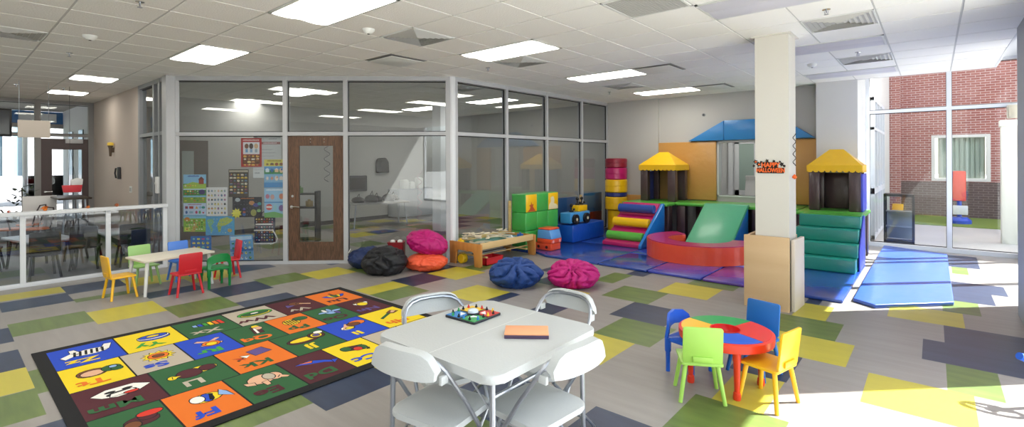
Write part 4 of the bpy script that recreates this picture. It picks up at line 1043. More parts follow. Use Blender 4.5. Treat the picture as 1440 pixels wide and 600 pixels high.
# ring seat
t = thing('ring_seat', 'red-orange curved foam ring seat around the slide foot', 'ring seat', (-3.02, 8.40, .041))
mb = MB(); mb.mi = 0
a0, a1, Ro, Ri = 136, 379, .86, .50
pts = arc(0, 0, Ro, a0, a1, 36) + arc(0, 0, Ri, a1, a0, 26)
mb.prism(pts, 0, .28, 'xy', .012, 3); mb.finish('seat_body', V_ORG, t)
pts = arc(0, 0, Ro - .008, a0 + .8, a1 - .8, 36) + arc(0, 0, Ri + .008, a1 - .8, a0 + .8, 26)
mb = MB(); mb.prism(pts, .28, .295, 'xy', .006); mb.finish('seat_top', V_MAG, t)
# teal steps
t = thing('teal_steps', 'teal padded foam steps up to the right play house', 'play steps', (-1.24, 8.95, .041))
for k in range(4):
    y0 = -.56 + k * .2; z0 = .19 * k; dx = (.0, .03, .05, .03)[k]
    mb = MB(); mb.box((-.37 - dx, y0, z0), (.40 + .01 * (k % 2), .40, z0 + .189), .016, 3); mb.finish('step', V_TEAL, t)
mb = MB(); mb.box((-.37, .05, .757), (.41, .40, .765)); mb.finish('top_pad', V_LIME, t)
mb = MB(); mb.prism([(-.3, 0), (.4, 0), (.4, .75), (.26, .75), (-.3, .3)], .412, .43, 'yz', .004); mb.finish('side_panel', C('vinyl_periwinkle', '4450c0'), t)

# barrel stack
bar = [(.41 * 0 + .0, .48, .20, V_YEL, 'lowest, narrow yellow'), (.482, .295, .255, V_YEL, 'wide lower yellow'), (.779, .10, .245, V_NAVY, 'thin navy'), (.881, .295, .255, V_YEL, 'upper yellow'), (1.178, .27, .25, V_MAG, 'magenta'), (1.45, .215, .25, V_DRED, 'topmost dark red')]
for z, h, r, m, l in bar:
    mb = MB(); mb.lathe([(0, 0), (r - .02, 0), (r, .02), (r, h / 2 - .006), (r - .006, h / 2), (r, h / 2 + .006), (r, h - .02), (r - .02, h), (0, h)], 36)
    o = mb.finish('foam_drum', m); o.location = (-5.62, 10.3, .041 + z + .0); tagp(o, '%s foam drum of the stack in the back corner' % l, 'foam drum')

# soft cubes by the glass
cs = .335
cols3 = [V_YEL, V_GREEN, V_YEL]
VC = vinyl('cube_green', '3fa648')
names_y = ['nearest', 'middle', 'farthest']
for k in range(3):
    for lv in range(3):
        y = 6.92 + .34 * k + cs / 2; z = .042 + .337 * lv
        lab = '%s green foam cube in the %s row of the stack by the glass' % (names_y[k], ('bottom', 'middle', 'top')[lv])
        t = thing('foam_cube', lab, 'foam cube', (-5.77, y, z))
        mb = MB(); mb.box((-cs / 2, -cs / 2, 0), (cs / 2, cs / 2, cs), .018, 3); mb.finish('cube', VC, t)
        if lv == 2 and k != 1:
            mb = MB(); mb.box((cs / 2 - .001, -cs / 2 + .01, .01), (cs / 2 + .004, cs / 2 - .01, cs - .01), .002); mb.finish('yellow_face', V_YEL, t)
            t['label'] = '%s foam cube in the top row, yellow front with %s patch' % (names_y[k], 'a red-brown' if k == 0 else 'a cream')
            mb = MB()
            if k == 0:
                pts = [(-.12, .015), (-.05, .06), (-.03, .10), (-.07, .13), (-.02, .14), (-.01, .2), (.02, .14), (.06, .15), (.04, .10), (.07, .07), (.12, .015)]
            else:
                pts = [(-.15, .015), (-.14, .09), (-.08, .16), (-.09, .24), (0.0, .26), (.04, .19), (.02, .12), (.1, .1), (.15, .06), (.14, .015)]
            mb.prism(pts, cs / 2 + .004, cs / 2 + .006, 'yz'); mb.finish('printed_patch', C('print_brown', 'b04a20') if k == 0 else C('print_cream', 'dcd0a4'), t)
            t['label'] = t['label']
# pale wooden posts of the low mirror frame along the glass
for y, h, l in ((6.888, .88, 'pale wooden post standing at the near side of the green cubes'), (9.3, .86, 'pale wooden post standing behind the toy car by the glass')):
    mb = MB(); mb.box((-5.975, y - .02, 0), (-5.93, y + .02, h), .004); mb.box((-5.98, y - .026, 0), (-5.945, y + .026, .035), .003); o = mb.finish('wooden_post', MAPLE); tagp(o, l, 'post'); o.location.z = .001 if y < 6.8 else .041
# coloured panels behind the glass, standing in for reflections in it
for k, (y0, y1, z0, z1, h, l) in enumerate(((7.7, 8.62, .001, .85, 'c8743c', 'brown-orange padded panel'), (8.66, 9.5, .001, .85, '3a68a0', 'slate blue padded panel'), (9.54, 10.5, .001, .45, '9a3420', 'low brick red padded panel'), (9.54, 10.5, .452, .9, '3a78a4', 'blue padded panel stacked on the red one'))):
    mb = MB(); mb.box((-6.2, y0, z0), (-6.12, y1, z1), .012); tagp(mb.finish('padded_panel', vinyl('panel%d' % k, h)), l + ' standing behind the glass partition', 'padded panel')
# blue block with toy car and yellow box
mb = MB(); mb.box((-.22, -.6, 0), (.22, .6, .34), .02, 3); o = mb.finish('foam_block', vinyl('block_blue', '1450b4')); o.location = (-5.6, 8.72, .042); tagp(o, 'long royal blue foam block carrying the toy car', 'foam block')
t = thing('toy_car', 'sky blue foam toy car with black wheels on the blue block', 'toy car', (-5.55, 8.5, .384))
VSB = vinyl('car_blue', '3f92d0')
mb = MB(); mb.box((-.13, -.4, .03), (.13, .32, .24), .02, 3); mb.finish('body', VSB, t)
for y in (-.26, .14):
    for s_ in (-1, 1):
        mb = MB(); mb.cyl((s_ * .13, y, .11), (s_ * .185, y, .11), .1, n=24); wlo = mb.finish('wheel', BLACK, t)
        mb = MB(); mb.cyl((s_ * .18, y, .11), (s_ * .192, y, .11), .03, n=12); mb.finish('hub', C('hub_cream', 'd8d0b0'), wlo)
t = thing('yellow_toy_box', 'yellow foam box on the sky blue toy car', 'toy box', (-5.55, 8.6, .628))
mb = MB(); mb.box((-.1, -.16, 0), (.1, .17, .12), .012); mb.finish('box', V_YEL, t)
for k, (dy, z) in enumerate(((-.06, .75), (.1, .75), (-.28, .628))):
    mb = MB(); mb.cyl((0, 0, 0), (0, 0, .03), .045, n=16); mb.cyl((0, 0, .03), (.0, .0, .11), .012, n=8); mb.ball((0, 0, .13), .035, 6); mb.ball((.05, .02, .05), .025, 6); o = mb.finish('joystick_toy', BLACK); o.location = (-5.55, 8.6 + dy, z); tagp(o, ('black knobbed toy on the yellow foam box, nearer one', 'black knobbed toy on the yellow foam box, farther one', 'black knobbed toy on the roof of the sky blue toy car')[k], 'toy')
# toy truck
t = thing('toy_truck', 'red-orange foam toy truck with light blue cab windows on the mat', 'toy truck', (-5.46, 7.29, .042), radians(90))
mb = MB(); mb.box((-.15, -.26, 0), (.15, .11, .13), .015, 3); mb.finish('chassis', V_ORG, t)
mb = MB(); mb.prism([(-.27, .13), (.05, .13), (.05, .21), (-.28, .21)], -.16, .16, 'yz', .01); mb.finish('cab_base', V_ORG, t)
mb = MB(); mb.prism([(-.28, .21), (.05, .21), (.03, .37), (-.23, .37)], -.158, .158, 'yz', .012); mb.finish('cab_windows', vinyl('cab_blue', '5a98d8'), t)
mb = MB(); mb.box((-.15, -.235, .37), (.15, .03, .40), .012); mb.finish('cab_roof', V_ORG, t)
for y in (-.16, .02):
    mb = MB(); mb.cyl((-.149, y, .06), (-.153, y, .06), .028, n=14); mb.finish('wheel_spot', C('spot_dark', '40161a'), t)
for s_ in (-.1, .1):
    mb = MB(); mb.cyl((s_, -.27, .165), (s_, -.279, .165), .028, n=12); mb.finish('headlight', C('hl', 'f0a0a0'), t)

# wall pads and blue roof pad on the back wall
def wall_pad(label, x0, z0, x1, z1, m, y=BY - .002, d=.07):
    mb = MB(); mb.box((x0, y - d, z0), (x1, y, z1), .015, 3); return tagp(mb.finish('wall_pad', m), label, 'wall pad')
wall_pad('large tan wall pad left of the opening in the back wall', -4.71, .81, -3.45, 2.05, V_TAN)
wall_pad('large tan wall pad right of the opening behind the column', -2.19, .81, -1.64, 2.05, V_TAN)
wall_pad('low tan wall pad on the back wall behind the foam drums', -5.98, .042, -4.72, .86, V_TAN, y=BY - .062)
mb = MB(); y_ = BY - .002
for (pts, d) in (([(-4.02, 2.065), (-3.28, 2.065), (-3.28, 2.47)], .12), ([(-3.275, 2.065), (-2.25, 2.065), (-2.25, 2.47), (-3.275, 2.47)], .12), ([(-2.245, 2.065), (-1.66, 2.065), (-2.245, 2.47)], .12)):
    mb.prism(pts, y_ - d, y_, 'xz', .012)
t = thing('roof_pad', 'blue padded roof shape on the back wall above the opening', 'wall pad', (0, 0, 0)); mb.bm.free()
for (nm, pts) in (('sloped_pad', [(-4.02, 2.065), (-3.28, 2.065), (-3.28, 2.47)]), ('straight_pad', [(-3.275, 2.065), (-2.25, 2.065), (-2.25, 2.47), (-3.275, 2.47)]), ('sloped_pad', [(-2.245, 2.065), (-1.66, 2.065), (-2.245, 2.47)])):
    mb = MB(); mb.prism(pts, y_ - .12, y_, 'xz', .012); mb.finish(nm, V_ROOFB, t)
t = thing('wall_hook', 'small grey round sensor on the back wall above the blue roof pad', 'sensor', (-3.72, BY - .001, 2.62))
mb = MB(); mb.cyl((0, 0, 0), (0, -.02, 0), .035, n=16); mb.finish('cover', GREY, t)
mb = MB(); mb.cyl((0, -.02, 0), (0, -.024, 0), .02, n=12); mb.finish('lens', DKGREY, t)
# little sign board in the next room (white A-frame)
t = thing('a_frame_board', 'white A-frame board in the room seen through the back opening', 'board', (-2.95, 11.9, 0))
for s_ in (-1, 1):
    mb = MB(); mb.M = Matrix.Rotation(radians(12 * s_), 4, 'X'); mb.box((-.28, -.012 + s_ * .25, 0.06), (.28, .012 + s_ * .25, 1.28), .01); mb.finish('panel', PAPER, t)
mb = MB(); mb.box((-2.9 - .05, 13.17, 1.08), (-2.9 + .05, 13.2, 1.22), .004); tagp(mb.finish('wall_plate', WHITE), 'small white wall plate in the room behind the opening', 'wall plate')

# happy halloween sign on the column
t = thing('halloween_sign', 'black and orange cut-out sign reading HAPPY HALLOWEEN on the column', 'sign', (-1.39, 6.048, 1.59))
t.scale = (.86, 1, .95)
SB = C('sign_black', '1c1512', .6); SO = C('sign_orange', 'f06a28', .6)
def outline(w, h): return rrect(-w, -h, w, h, .012, 3)
mb = MB(); mb.box((-.145, -.006, -.085), (.165, -.001, -.02)); mb.box((-.085, -.006, -.03), (.10, -.001, .045))
for (x, z, r) in ((-.17, .05, .03), (-.13, .02, .035), (-.1, .045, .02), (-.19, .0, .02), (.14, .02, .03), (.17, .0, .02), (.05, .055, .02), (-.03, .06, .025), (.12, .05, .015)):
    mb.prism([(x + r * (1 if q % 2 else .55) * cos(pi * q / 5), z + r * (1 if q % 2 else .55) * sin(pi * q / 5)) for q in range(10)], -.006, -.001, 'xz')
mb.finish('backing', SB, t)
for s, z, sc in (('HAPPY', .01, .075), ('HALLOWEEN', -.052, .068)):
    me = textmesh(s, sc, .002); mb = MB()
    add_mesh(mb, me, Matrix.Translation((.01, -.009, z)) @ Matrix.Rotation(pi / 2, 4, 'X') @ Matrix.Diagonal((.95 if s == 'HAPPY' else .82, 1, 1, 1)))
    mb.finish('lettering', SO, t)
mb = MB()
for (x, z) in ((-.165, .05), (-.125, .018)): mb.cyl((x, -.0065, z), (x, -.009, z), .012, n=8)
mb.finish('pumpkin_detail', SO, t)
def swirl(label, x, y, ztop, n, L, col, r=.03, cat='hanging decoration', kids=()):
    t = thing('hanging_swirl', label, cat, (x, y, ztop))
    mb = MB(); pts = []
    for k in range(n * 8 + 1):
        a = 2 * pi * k / 8; pts.append((r * cos(a), r * sin(a), -L * k / (n * 8)))
    mb.tube(pts, .004, 5); mb.tube([(0, 0, 0), (0, 0, -L)], .0008, 4); mb.finish('foil_spiral', col, t)
    for (dz, m, s) in kids:
        mb = MB(); mb.lathe([(0, -s), (s * .7, -s * .5), (s * .8, 0), (s * .4, s * .6), (0, s)], 10, (0, 0, dz)); mb.finish('charm', m, t)
swirl('dark foil swirl with an orange charm hanging on the right face of the column', -1.175, 6.2, 1.95, 4, .36, SB, .014, kids=((-.48, SO, .03),))

# ------------------------------------------------------------------ posters on the angled glass
PCOL = {}
def pc(h):
    if h not in PCOL: PCOL[h] = mat('print_' + h, h, .55)
    return PCOL[h]
def poster(label, s0, z0, s1, z1, base, shapes, cat='poster', y=.022, tilt=0.0, name='poster'):
    """shapes in unit coordinates of the sheet (u right, v up): ('r',u0,v0,u1,v1,col) ('e',u,v,ru,rv,col) ('p',[(u,v)..],col)"""
    Wd, Hd = s1 - s0, z1 - z0
    cols = [base] + sorted({s[-1] for s in shapes} - {base})
    mb = MB(); mb.box((-Wd / 2, 0, -Hd / 2), (Wd / 2, .0015, Hd / 2))
    for k, s in enumerate(shapes):
        mb.mi = cols.index(s[-1]); yy = -.0006 - .00025 * (k % 40)
        if s[0] == 'r': pts = [(s[1], s[2]), (s[3], s[2]), (s[3], s[4]), (s[1], s[4])]
        elif s[0] == 'e': pts = [(s[1] + s[3] * cos(2 * pi * q / 12), s[2] + s[4] * sin(2 * pi * q / 12)) for q in range(12)]
        else: pts = s[1]
        mb.flat([((u - .5) * Wd, yy, (v - .5) * Hd) for u, v in pts])
    o = mb.finish(name, [pc(c) for c in cols])
    o.matrix_world = segM @ Matrix.Translation(((s0 + s1) / 2, y, (z0 + z1) / 2)) @ Matrix.Rotation(tilt, 4, 'Y')
    return tagp(o, label, cat)
pr = random.Random(21)
def icons(u0, v0, u1, v1, nu, nv, cols, fill=.36):
    out = []
    for a in range(nu):
        for b in range(nv):
            cu = u0 + (u1 - u0) * (a + .5) / nu; cv = v0 + (v1 - v0) * (b + .5) / nv
            du, dv = (u1 - u0) / nu * fill, (v1 - v0) / nv * fill
            c = pr.choice(cols); k = pr.random()
            if k < .4: out.append(('e', cu, cv, du, dv, c)); out.append(('e', cu + du * .3, cv + dv * .4, du * .45, dv * .45, pr.choice(cols)))
            elif k < .7: out.append(('r', cu - du, cv - dv * .7, cu + du, cv + dv * .5, c)); out.append(('p', [(cu - du, cv + dv * .5), (cu + du, cv + dv * .5), (cu, cv + dv)], pr.choice(cols)))
            else: out.append(('p', [(cu + du * (1 if q % 2 else .5) * cos(pi * q / 5), cv + dv * (1 if q % 2 else .5) * sin(pi * q / 5)) for q in range(10)], c))
    return out
def bars(u0, v, u1, h, n, c): # unreadable heading strokes
    w_ = (u1 - u0) / n
    return [('r', u0 + w_ * k, v, u0 + w_ * (k + .72), v + h * (1 if k % 3 else .8), c) for k in range(n)]
poster('farm and garden picture poster, top left of the posters on the glass', .14, 1.0, .5, 1.46, '8fc4e8',
       [('r', 0, .55, 1, .68, '6fae3c'), ('p', [(0, .62), (.4, .74), (1, .66), (1, .5), (0, .5)], 'a8c848'), ('r', .68, .66, .9, .82, '9c3a28'), ('p', [(.64, .82), (.94, .82), (.79, .93)], '6c2c20'), ('r', 0, .26, 1, .46, '3f8c34'), ('r', 0, .46, 1, .5, 'c8e0f0'), ('e', .82, .38, .14, .09, '3a2c6c'), ('r', 0, 0, 1, .2, '86a838'), ('r', 0, .2, 1, .26, '88c0e0')] + bars(.2, .92, .7, .05, 9, '3c4ca0') + icons(.05, .28, .7, .46, 6, 2, ['e8e0c8', 'c86428', '5c9c34', '7c5430', 'f0d040']) + icons(.05, .04, .95, .2, 7, 2, ['e8d040', 'b8743c', 'e8e8e0', '4c8c2c']) + icons(.05, .56, .6, .66, 5, 1, ['f0d850', 'd88838', 'e4e4dc']))
poster('pale blue shapes and colours poster below the farm poster', .14, .79, .5, .995, 'c4d4ee', bars(.2, .86, .8, .07, 11, 'b03c5c') + [('r', .08, .56, .2, .76, '8c2840'), ('r', .26, .56, .44, .76, 'b8321f'), ('p', [(.52, .56), (.66, .56), (.59, .78)], 'e8a838'), ('e', .74, .66, .05, .1, '88b8d8'), ('e', .88, .66, .08, .1, '2f8c80'), ('e', .14, .28, .05, .12, '2f5c9c'), ('r', .27, .2, .43, .36, '8cb0c8'), ('e', .58, .28, .05, .12, 'c83c6c'), ('e', .73, .28, .05, .12, '5ca868'), ('p', [(.82, .3), (.94, .3), (.88, .14)], 'cc2f44'), ('r', 0, 0, 1, .08, '7cc0e0')])
poster('green park scene poster at the bottom left of the glass', .14, .53, .5, .785, '8cbc44', [('r', 0, .85, 1, 1, '8cc8e8'), ('e', .16, .8, .12, .14, 'd8842c'), ('r', .05, .05, .3, .3, 'e0dc58'), ('p', [(.3, .0), (.5, .6), (.62, .6), (.5, 0)], 'c4b060')] + icons(.1, .1, .98, .8, 8, 5, ['3c7c28', 'b8d868', 'c86c38', 'e8e4cc', '4f9048']))
poster('white poster of small animal and letter pictures', .505, .785, .84, 1.25, 'e6e4e6', icons(.04, .03, .96, .95, 6, 6, ['8c9cb0', 'c8945c', 'e0b8a0', '5c7c9c', 'a86c9c', '9cb48c', 'd8c878', '44484c'], .3))
poster('blue world map poster hanging low on the glass', .49, .47, .95, .78, '5aa6d8', [('p', [(.04, .8), (.22, .9), (.3, .7), (.2, .5), (.26, .3), (.2, .12), (.14, .4), (.08, .6)], '8cc090'), ('p', [(.4, .55), (.5, .85), (.75, .95), (.95, .8), (.8, .6), (.65, .5), (.5, .45)], 'bcc860'), ('p', [(.4, .5), (.55, .5), (.52, .2), (.45, .15)], '9cb858'), ('e', .84, .25, .08, .1, 'c8a860')] + icons(.05, .05, .95, .95, 9, 5, ['3f8cc8', '7cc4e8', 'd8e0a0', '4c9cb0'], .16))
poster('dark blue undersea poster partly behind the light blue kid chair', .25, .22, .58, .46, '2c74c4', icons(.05, .1, .95, .95, 4, 3, ['58c0e0', 'e8d858', '1f4f98', '98d8c0', 'c8568c'], .32))
poster('dark poster with rows of little faces left of the red poster', .86, 1.09, 1.18, 1.54, '4a4038', [('r', .03, .9, .97, .97, 'b8b0a0')] + icons(.04, .1, .96, .86, 5, 7, ['c87850', 'e8d8c0', '7c4c6c', '5c7c9c', '8c3c38', 'e0b83c', 'a8b8a8'], .38))
poster('red-framed faces poster, the highest of the posters', 1.06, 1.58, 1.39, 2.05, 'b52c28', [('r', .1, .44, .9, .86, 'dcdce2'), ('r', .08, .1, .92, .42, '6c3f28')] + bars(.1, .91, .9, .04, 12, 'f0d8d0') + [('e', .28, .72, .1, .09, '7c5038'), ('e', .5, .72, .1, .1, '4c342c'), ('e', .74, .72, .1, .09, 'd8b088'), ('r', .22, .5, .34, .62, '6f9cc8'), ('r', .44, .5, .56, .62, '88a8d0'), ('r', .68, .5, .8, .62, '98a8b8')] + icons(.1, .02, .9, .42, 4, 4, ['e8b858', 'c8905c', 'f0d890', '8c5838', 'e8e0d0'], .42), name='poster')
poster('white rounded notice board with a brown-red band, right of the red poster', 1.25, 1.42, 1.70, 2.08, 'c4c6c8', [('r', .3, .80, .97, .86, '9c6a68')] + bars(.36, .815, .85, .03, 12, 'd8c8c8') + bars(.56, .92, .85, .03, 8, '9a9a9c') + bars(.3, .66, .7, .02, 10, 'a4a4a8') + bars(.3, .58, .8, .02, 12, 'a4a4a8') + bars(.3, .5, .75, .02, 12, 'acacb0'), cat='notice board', y=.035, name='notice_board')
poster('small white note card under the notice board', 1.25, 1.40, 1.43, 1.56, 'cfd2d4', bars(.15, .45, .6, .1, 6, '7c8084') + bars(.1, .8, .9, .05, 9, 'a8acb0'), cat='note', y=.026, name='note_card')
poster('yellow, green and blue picture chart beside the door, upper one', 1.43, 1.24, 1.76, 1.70, '78b4dc', [('r', 0, .76, 1, 1, 'e0d468'), ('r', 0, .48, 1, .74, '3c8c54'), ('r', 0, .62, 1, .74, '5c98d0'), ('r', 0, .2, 1, .46, '88b8dc')] + bars(.15, .93, .85, .04, 12, '8c8440') + icons(.05, .76, .95, .9, 4, 1, ['5c6c8c', 'a85c3c', '8c6c48'], .4) + icons(.05, .5, .95, .72, 4, 1, ['d8e8f0', '2c6cb0', 'e8c8a0'], .4) + icons(.05, .22, .95, .44, 4, 1, ['3c5c9c', 'e8d8c8', 'd89878'], .4) + [('r', 0, 0, 1, .18, '4a94d0')])
poster('light blue balloon picture chart beside the door, lower one', 1.43, .75, 1.76, 1.23, '9cc8e8', bars(.1, .92, .9, .05, 11, 'f0f4f8') + [('e', .16, .72, .1, .08, 'c87c90'), ('e', .4, .7, .1, .09, 'd8a8a0'), ('e', .84, .72, .12, .1, 'e08c68'), ('r', 0, .5, 1, .54, '4c90c8'), ('e', .24, .36, .16, .11, 'd84c44'), ('r', .1, .33, .38, .39, 'f0e8e0'), ('e', .54, .34, .08, .1, '9cd0d8'), ('e', .84, .32, .14, .11, '7c5c9c'), ('p', [(0, 0), (1, 0), (1, .1), (.5, .2), (0, .16)], '78b46c')])
o = poster('black solar system poster with a yellow sun in its corner', .92, .76, 1.39, 1.09, '1c2030', bars(.28, .9, .75, .06, 9, 'b86c2c') + [('e', .18, .86, .09, .1, 'b8c0c8'), ('e', .66, .7, .1, .11, 'c88c5c'), ('e', .8, .6, .1, .1, '4c4c9c'), ('e', .92, .66, .07, .08, '48a0a8'), ('e', .72, .22, .1, .17, 'a8a860'), ('e', .9, .32, .07, .08, '8cb878'), ('e', .4, .4, .05, .06, '5c4ca8'), ('e', .4, .14, .06, .08, '3c68b0'), ('e', .4, .25, .05, .05, 'c06048')] + icons(.03, .03, .97, .88, 9, 5, ['8890a8', '384058', 'c8ccd4'], .09) + [('p', [(.14 + (.19 if q % 2 else .12) * cos(pi * q / 9), .2 + (.27 if q % 2 else .17) * sin(pi * q / 9)) for q in range(18)], 'e8e058')])
poster('tilted light blue picture poster at the bottom behind the red chair', .88, .03, 1.25, .47, '78aee0', [('r', .05, .82, .95, .95, 'c8e0f4'), ('r', 0, .4, 1, .5, '3c78c0')] + icons(.05, .05, .95, .8, 5, 4, ['d8ecf4', '3c8c6c', '1f5ca8', 'e8d888', 'c05c78'], .3), tilt=radians(-3))
t = thing('fabric_organizer', 'dark blue patterned hanging bag with white bands on the glass', 'hanging bag', (0, 0, 0)); t.matrix_world = segM @ Matrix.Translation((1.42, .055, .55))
mb = MB(); mb.box((-.165, -.01, -.22), (.165, .02, .22), .008); mb.finish('body', C('bag_navy', '1d2a4c', .7), t)
cols = ['5c9cd0', 'c83c6c', 'd8d060', '3c5ca8', '48a89c', 'e0e0e8', 'a84c48']
mb = MB()
for k, s in enumerate(icons(.04, .05, .96, .96, 7, 9, list(range(7)), .3)):
    mb.mi = s[-1]; yy = -.0105 - .0002 * (k % 20)
    pts = [(s[1], s[2]), (s[3], s[2]), (s[3], s[4]), (s[1], s[4])] if s[0] == 'r' else [(s[1] + s[3] * cos(2 * pi * q / 10), s[2] + s[4] * sin(2 * pi * q / 10)) for q in range(10)] if s[0] == 'e' else s[1]
    mb.flat([((u - .5) * .32, yy, (v - .5) * .42) for u, v in pts])
mb.finish('printed_pattern', [pc(c) for c in cols], t)
for z, w_ in ((.08, .24), (-.02, .30), (-.235, .3)):
    mb = MB(); mb.box((-w_ / 2 - .02, -.018, z), (w_ / 2, .0, z + .02), .003); mb.finish('white_band', PAPER, t)
mb = MB(); mb.tube([(.13, -.02, 0), (.17, -.03, -.05), (.215, -.03, -.14), (.2, -.03, -.2), (.1, -.02, -.235)], .01); mb.finish('strap', PAPER, t)
mb = MB(); mb.tube([(-.06, 0, .22), (-.04, 0, .28), (.0, 0, .30), (.04, 0, .28), (.06, 0, .22)], .006); mb.finish('handle', BLACK, t)

# ------------------------------------------------------------------ room behind the partition
FL = C('foil_dark', '3a3450', .4); FLW = C('foil_pink', 'c8a0b0', .3, metal=.4)
swirl('foil swirl decoration seen through the glass of the oak door', -8.25, 4.55, 2.0, 4, .7, FL, .05)
swirl('tall foil swirl decoration hanging in the far glazed pane by the beanbags', -6.9, 5.55, 1.5, 5, .9, FLW, .04)
t = thing('dark_shelf', 'black open shelf unit seen through the door glass', 'shelf', (-9.95, 4.98, 0), radians(43))
for x in (-.28, .26):
    mb = MB(); mb.box((x, -.15, 0), (x + .025, .15, 1.05)); mb.finish('side_panel', BLACK, t)
for z in (.05, .38, .7, .98):
    mb = MB(); mb.box((-.26, -.15, z), (.26, .15, z + .025)); mb.finish('shelf', BLACK, t)
for k, (x, z, c, l) in enumerate(((-.1, 1.007, '6c8c5c', 'green toy on top of the black shelf behind the door'), (.1, .727, 'b89c60', 'tan box on the middle board of the black shelf'), (-.12, .407, 'c8c4bc', 'cream box on the lower board of the black shelf'))):
    mb = MB(); mb.box((-.07, -.05, 0), (.07, .05, .12), .01); mb.cyl((0, 0, .12), (0, 0, .15), .03); o = mb.finish('shelf_toy', C('st' + c, c)); o.location = (-9.95 + x * .73, 4.98 + x * .68, z); tagp(o, l, 'toy')
mb = MB(); mb.box((-.04, 0, -.22), (0.02, .9, .22), .05, 4); mb.mi = 1; mb.box((.015, .07, -.16), (.026, .83, .16), .01); o = mb.finish('wall_screen', [DKGREY, C('screen_black', '2b2623', .2)]); o.location = (-12.14, 7.0, 1.05); tagp(o, 'dark wall screen behind the glass right of the door', 'screen')
mb = MB(); mb.prism([(0, -.22), (.42, -.22), (.4, .1), (.3, .22), (.05, .2), (0, .1)], -.1, 0, 'yz', .03, 3); mb.cyl((.0, .2, .0), (.01, .2, 0), .1, n=20); o = mb.finish('hanging_backpack', BLACK); o.location = (-12.08, 8.2, 1.55); tagp(o, 'black backpack-like case high on the far wall behind the glass', 'bag')
def simple_table(label, loc, rz, L, W_, h, mt, ml, group=None, name='table'):
    t = thing(name, label, 'table', loc, rz, group)
    mb = MB(); mb.prism(rrect(-L / 2, -W_ / 2, L / 2, W_ / 2, .05, 4), h - .03, h, 'xy', .006); mb.finish('tabletop', mt, t)
    for sx in (-1, 1):
        for sy in (-1, 1):
            mb = MB(); mb.tube([(sx * (L / 2 - .12), sy * (W_ / 2 - .1), h - .03), (sx * (L / 2 - .06), sy * (W_ / 2 - .06), 0)], .018, 10); mb.finish('leg', ml, t)
    return t
simple_table('pale table with a heap of black things behind the glass', (-10.9, 7.4, 0), radians(75), 1.5, .7, .62, C('tbl_grey', '9a9a98'), STEEL)
for k in range(5):
    mb = MB(); mb.lathe([(0, 0), (.2, .01), (.24, .06), (.2, .11), (.08, .15), (0, .15)], 14); mb.tube([(-.1, 0, .1), (0, .05, .22), (.1, 0, .1)], .012)
    o = mb.finish('black_bag', BLACK); o.location = (-10.9 + .18 * (k % 2) - .1, 6.9 + .26 * k, .621); o.scale = (1, .55, 1 + .3 * (k % 2)); tagp(o, 'black rounded bag heaped on the pale table behind the glass', 'bag', 'black bags on the table behind the glass')
t = thing('white_cabinet', 'low pale cabinet against the wall behind the glass', 'cabinet', (-11.9, 9.3, 0))
mb = MB(); mb.box((-.25, -.7, .05), (.25, .7, .85), .005); mb.finish('body', C('cab_pale', '9aa0a8'), t)
for y in (-.68, .02):
    mb = MB(); mb.box((.25, y, .1), (.265, y + .66, .82), .003); dd = mb.finish('door', C('cab_pale2', 'a4aab2'), t)
    mb = MB(); mb.tube([(.265, y + .33, .6), (.285, y + .33, .6), (.285, y + .33, .7), (.265, y + .33, .7)], .006); mb.finish('handle', STEEL, dd)
for k, (y, hgt) in enumerate(((9.0, .25), (9.25, .18), (9.55, .3))):
    mb = MB(); mb.box((-.1, -.09, 0), (.1, .09, hgt), .01); mb.box((-.07, -.06, hgt), (.07, .06, hgt + .02)); o = mb.finish('storage_box', WHITE); o.location = (-11.9, y, .851); tagp(o, 'white storage box on the pale cabinet behind the glass', 'box', 'white boxes on the cabinet behind the glass')
mb = MB(); mb.box((-9.15, 7.75, 0), (-8.85, 8.05, 3.05)); struct('trim_4', mb, ALUW)

# ------------------------------------------------------------------ foyer
TBW = C('table_white_top', 'cfd4da', .3)
def dark_chair():
    t = thing('foyer_chair', 'chair', 'chair')
    mb = MB(); mb.prism(rrect(-.17, -.16, .17, .16, .03, 3), .33, .36, 'xy', .006); mb.finish('seat', C('chair_dark', '2a2523', .5), t)
    mb = MB(); mb.prism(rrect(-.17, .36, .17, .68, .03, 3), -.175, -.15, 'xz', .005); mb.finish('backrest', C('chair_dark', '2a2523'), t)
    for sx in (-1, 1):
        for sy in (-1, 1):
            mb = MB(); mb.tube([(sx * .13, sy * .12, .34), (sx * .17, sy * .17, 0)], .016, 8); mb.finish('leg', C('chair_dark', '2a2523'), t)
    return t
simple_table('white-topped table in the foyer nearest behind the rail', (-10.6, 1.05, 0), radians(12), 1.1, .6, .5, TBW, C('chair_dark', '2a2523'), name='foyer_table')
simple_table('white-topped table in the foyer against the glazed strip', (-10.6, 2.0, 0), radians(2), .9, .5, .5, TBW, C('chair_dark', '2a2523'), name='foyer_table')
simple_table('low dark-legged white table in the foyer, left one behind the rail', (-11.5, -.1, 0), radians(20), .75, .5, .42, TBW, C('chair_dark', '2a2523'), name='foyer_table')
simple_table('tall dark-topped table by the taupe foyer wall', (-13.2, 1.75, 0), radians(0), 1.3, .5, .98, C('top_dark', '3a2c24', .4), STEEL, name='foyer_table')
dc = dark_chair(); dc.location = (-9.83, 1.0, 0); dc.rotation_euler = (0, 0, radians(95)); dc['label'] = 'dark chair in the foyer with its back to the rail, between two rail posts'
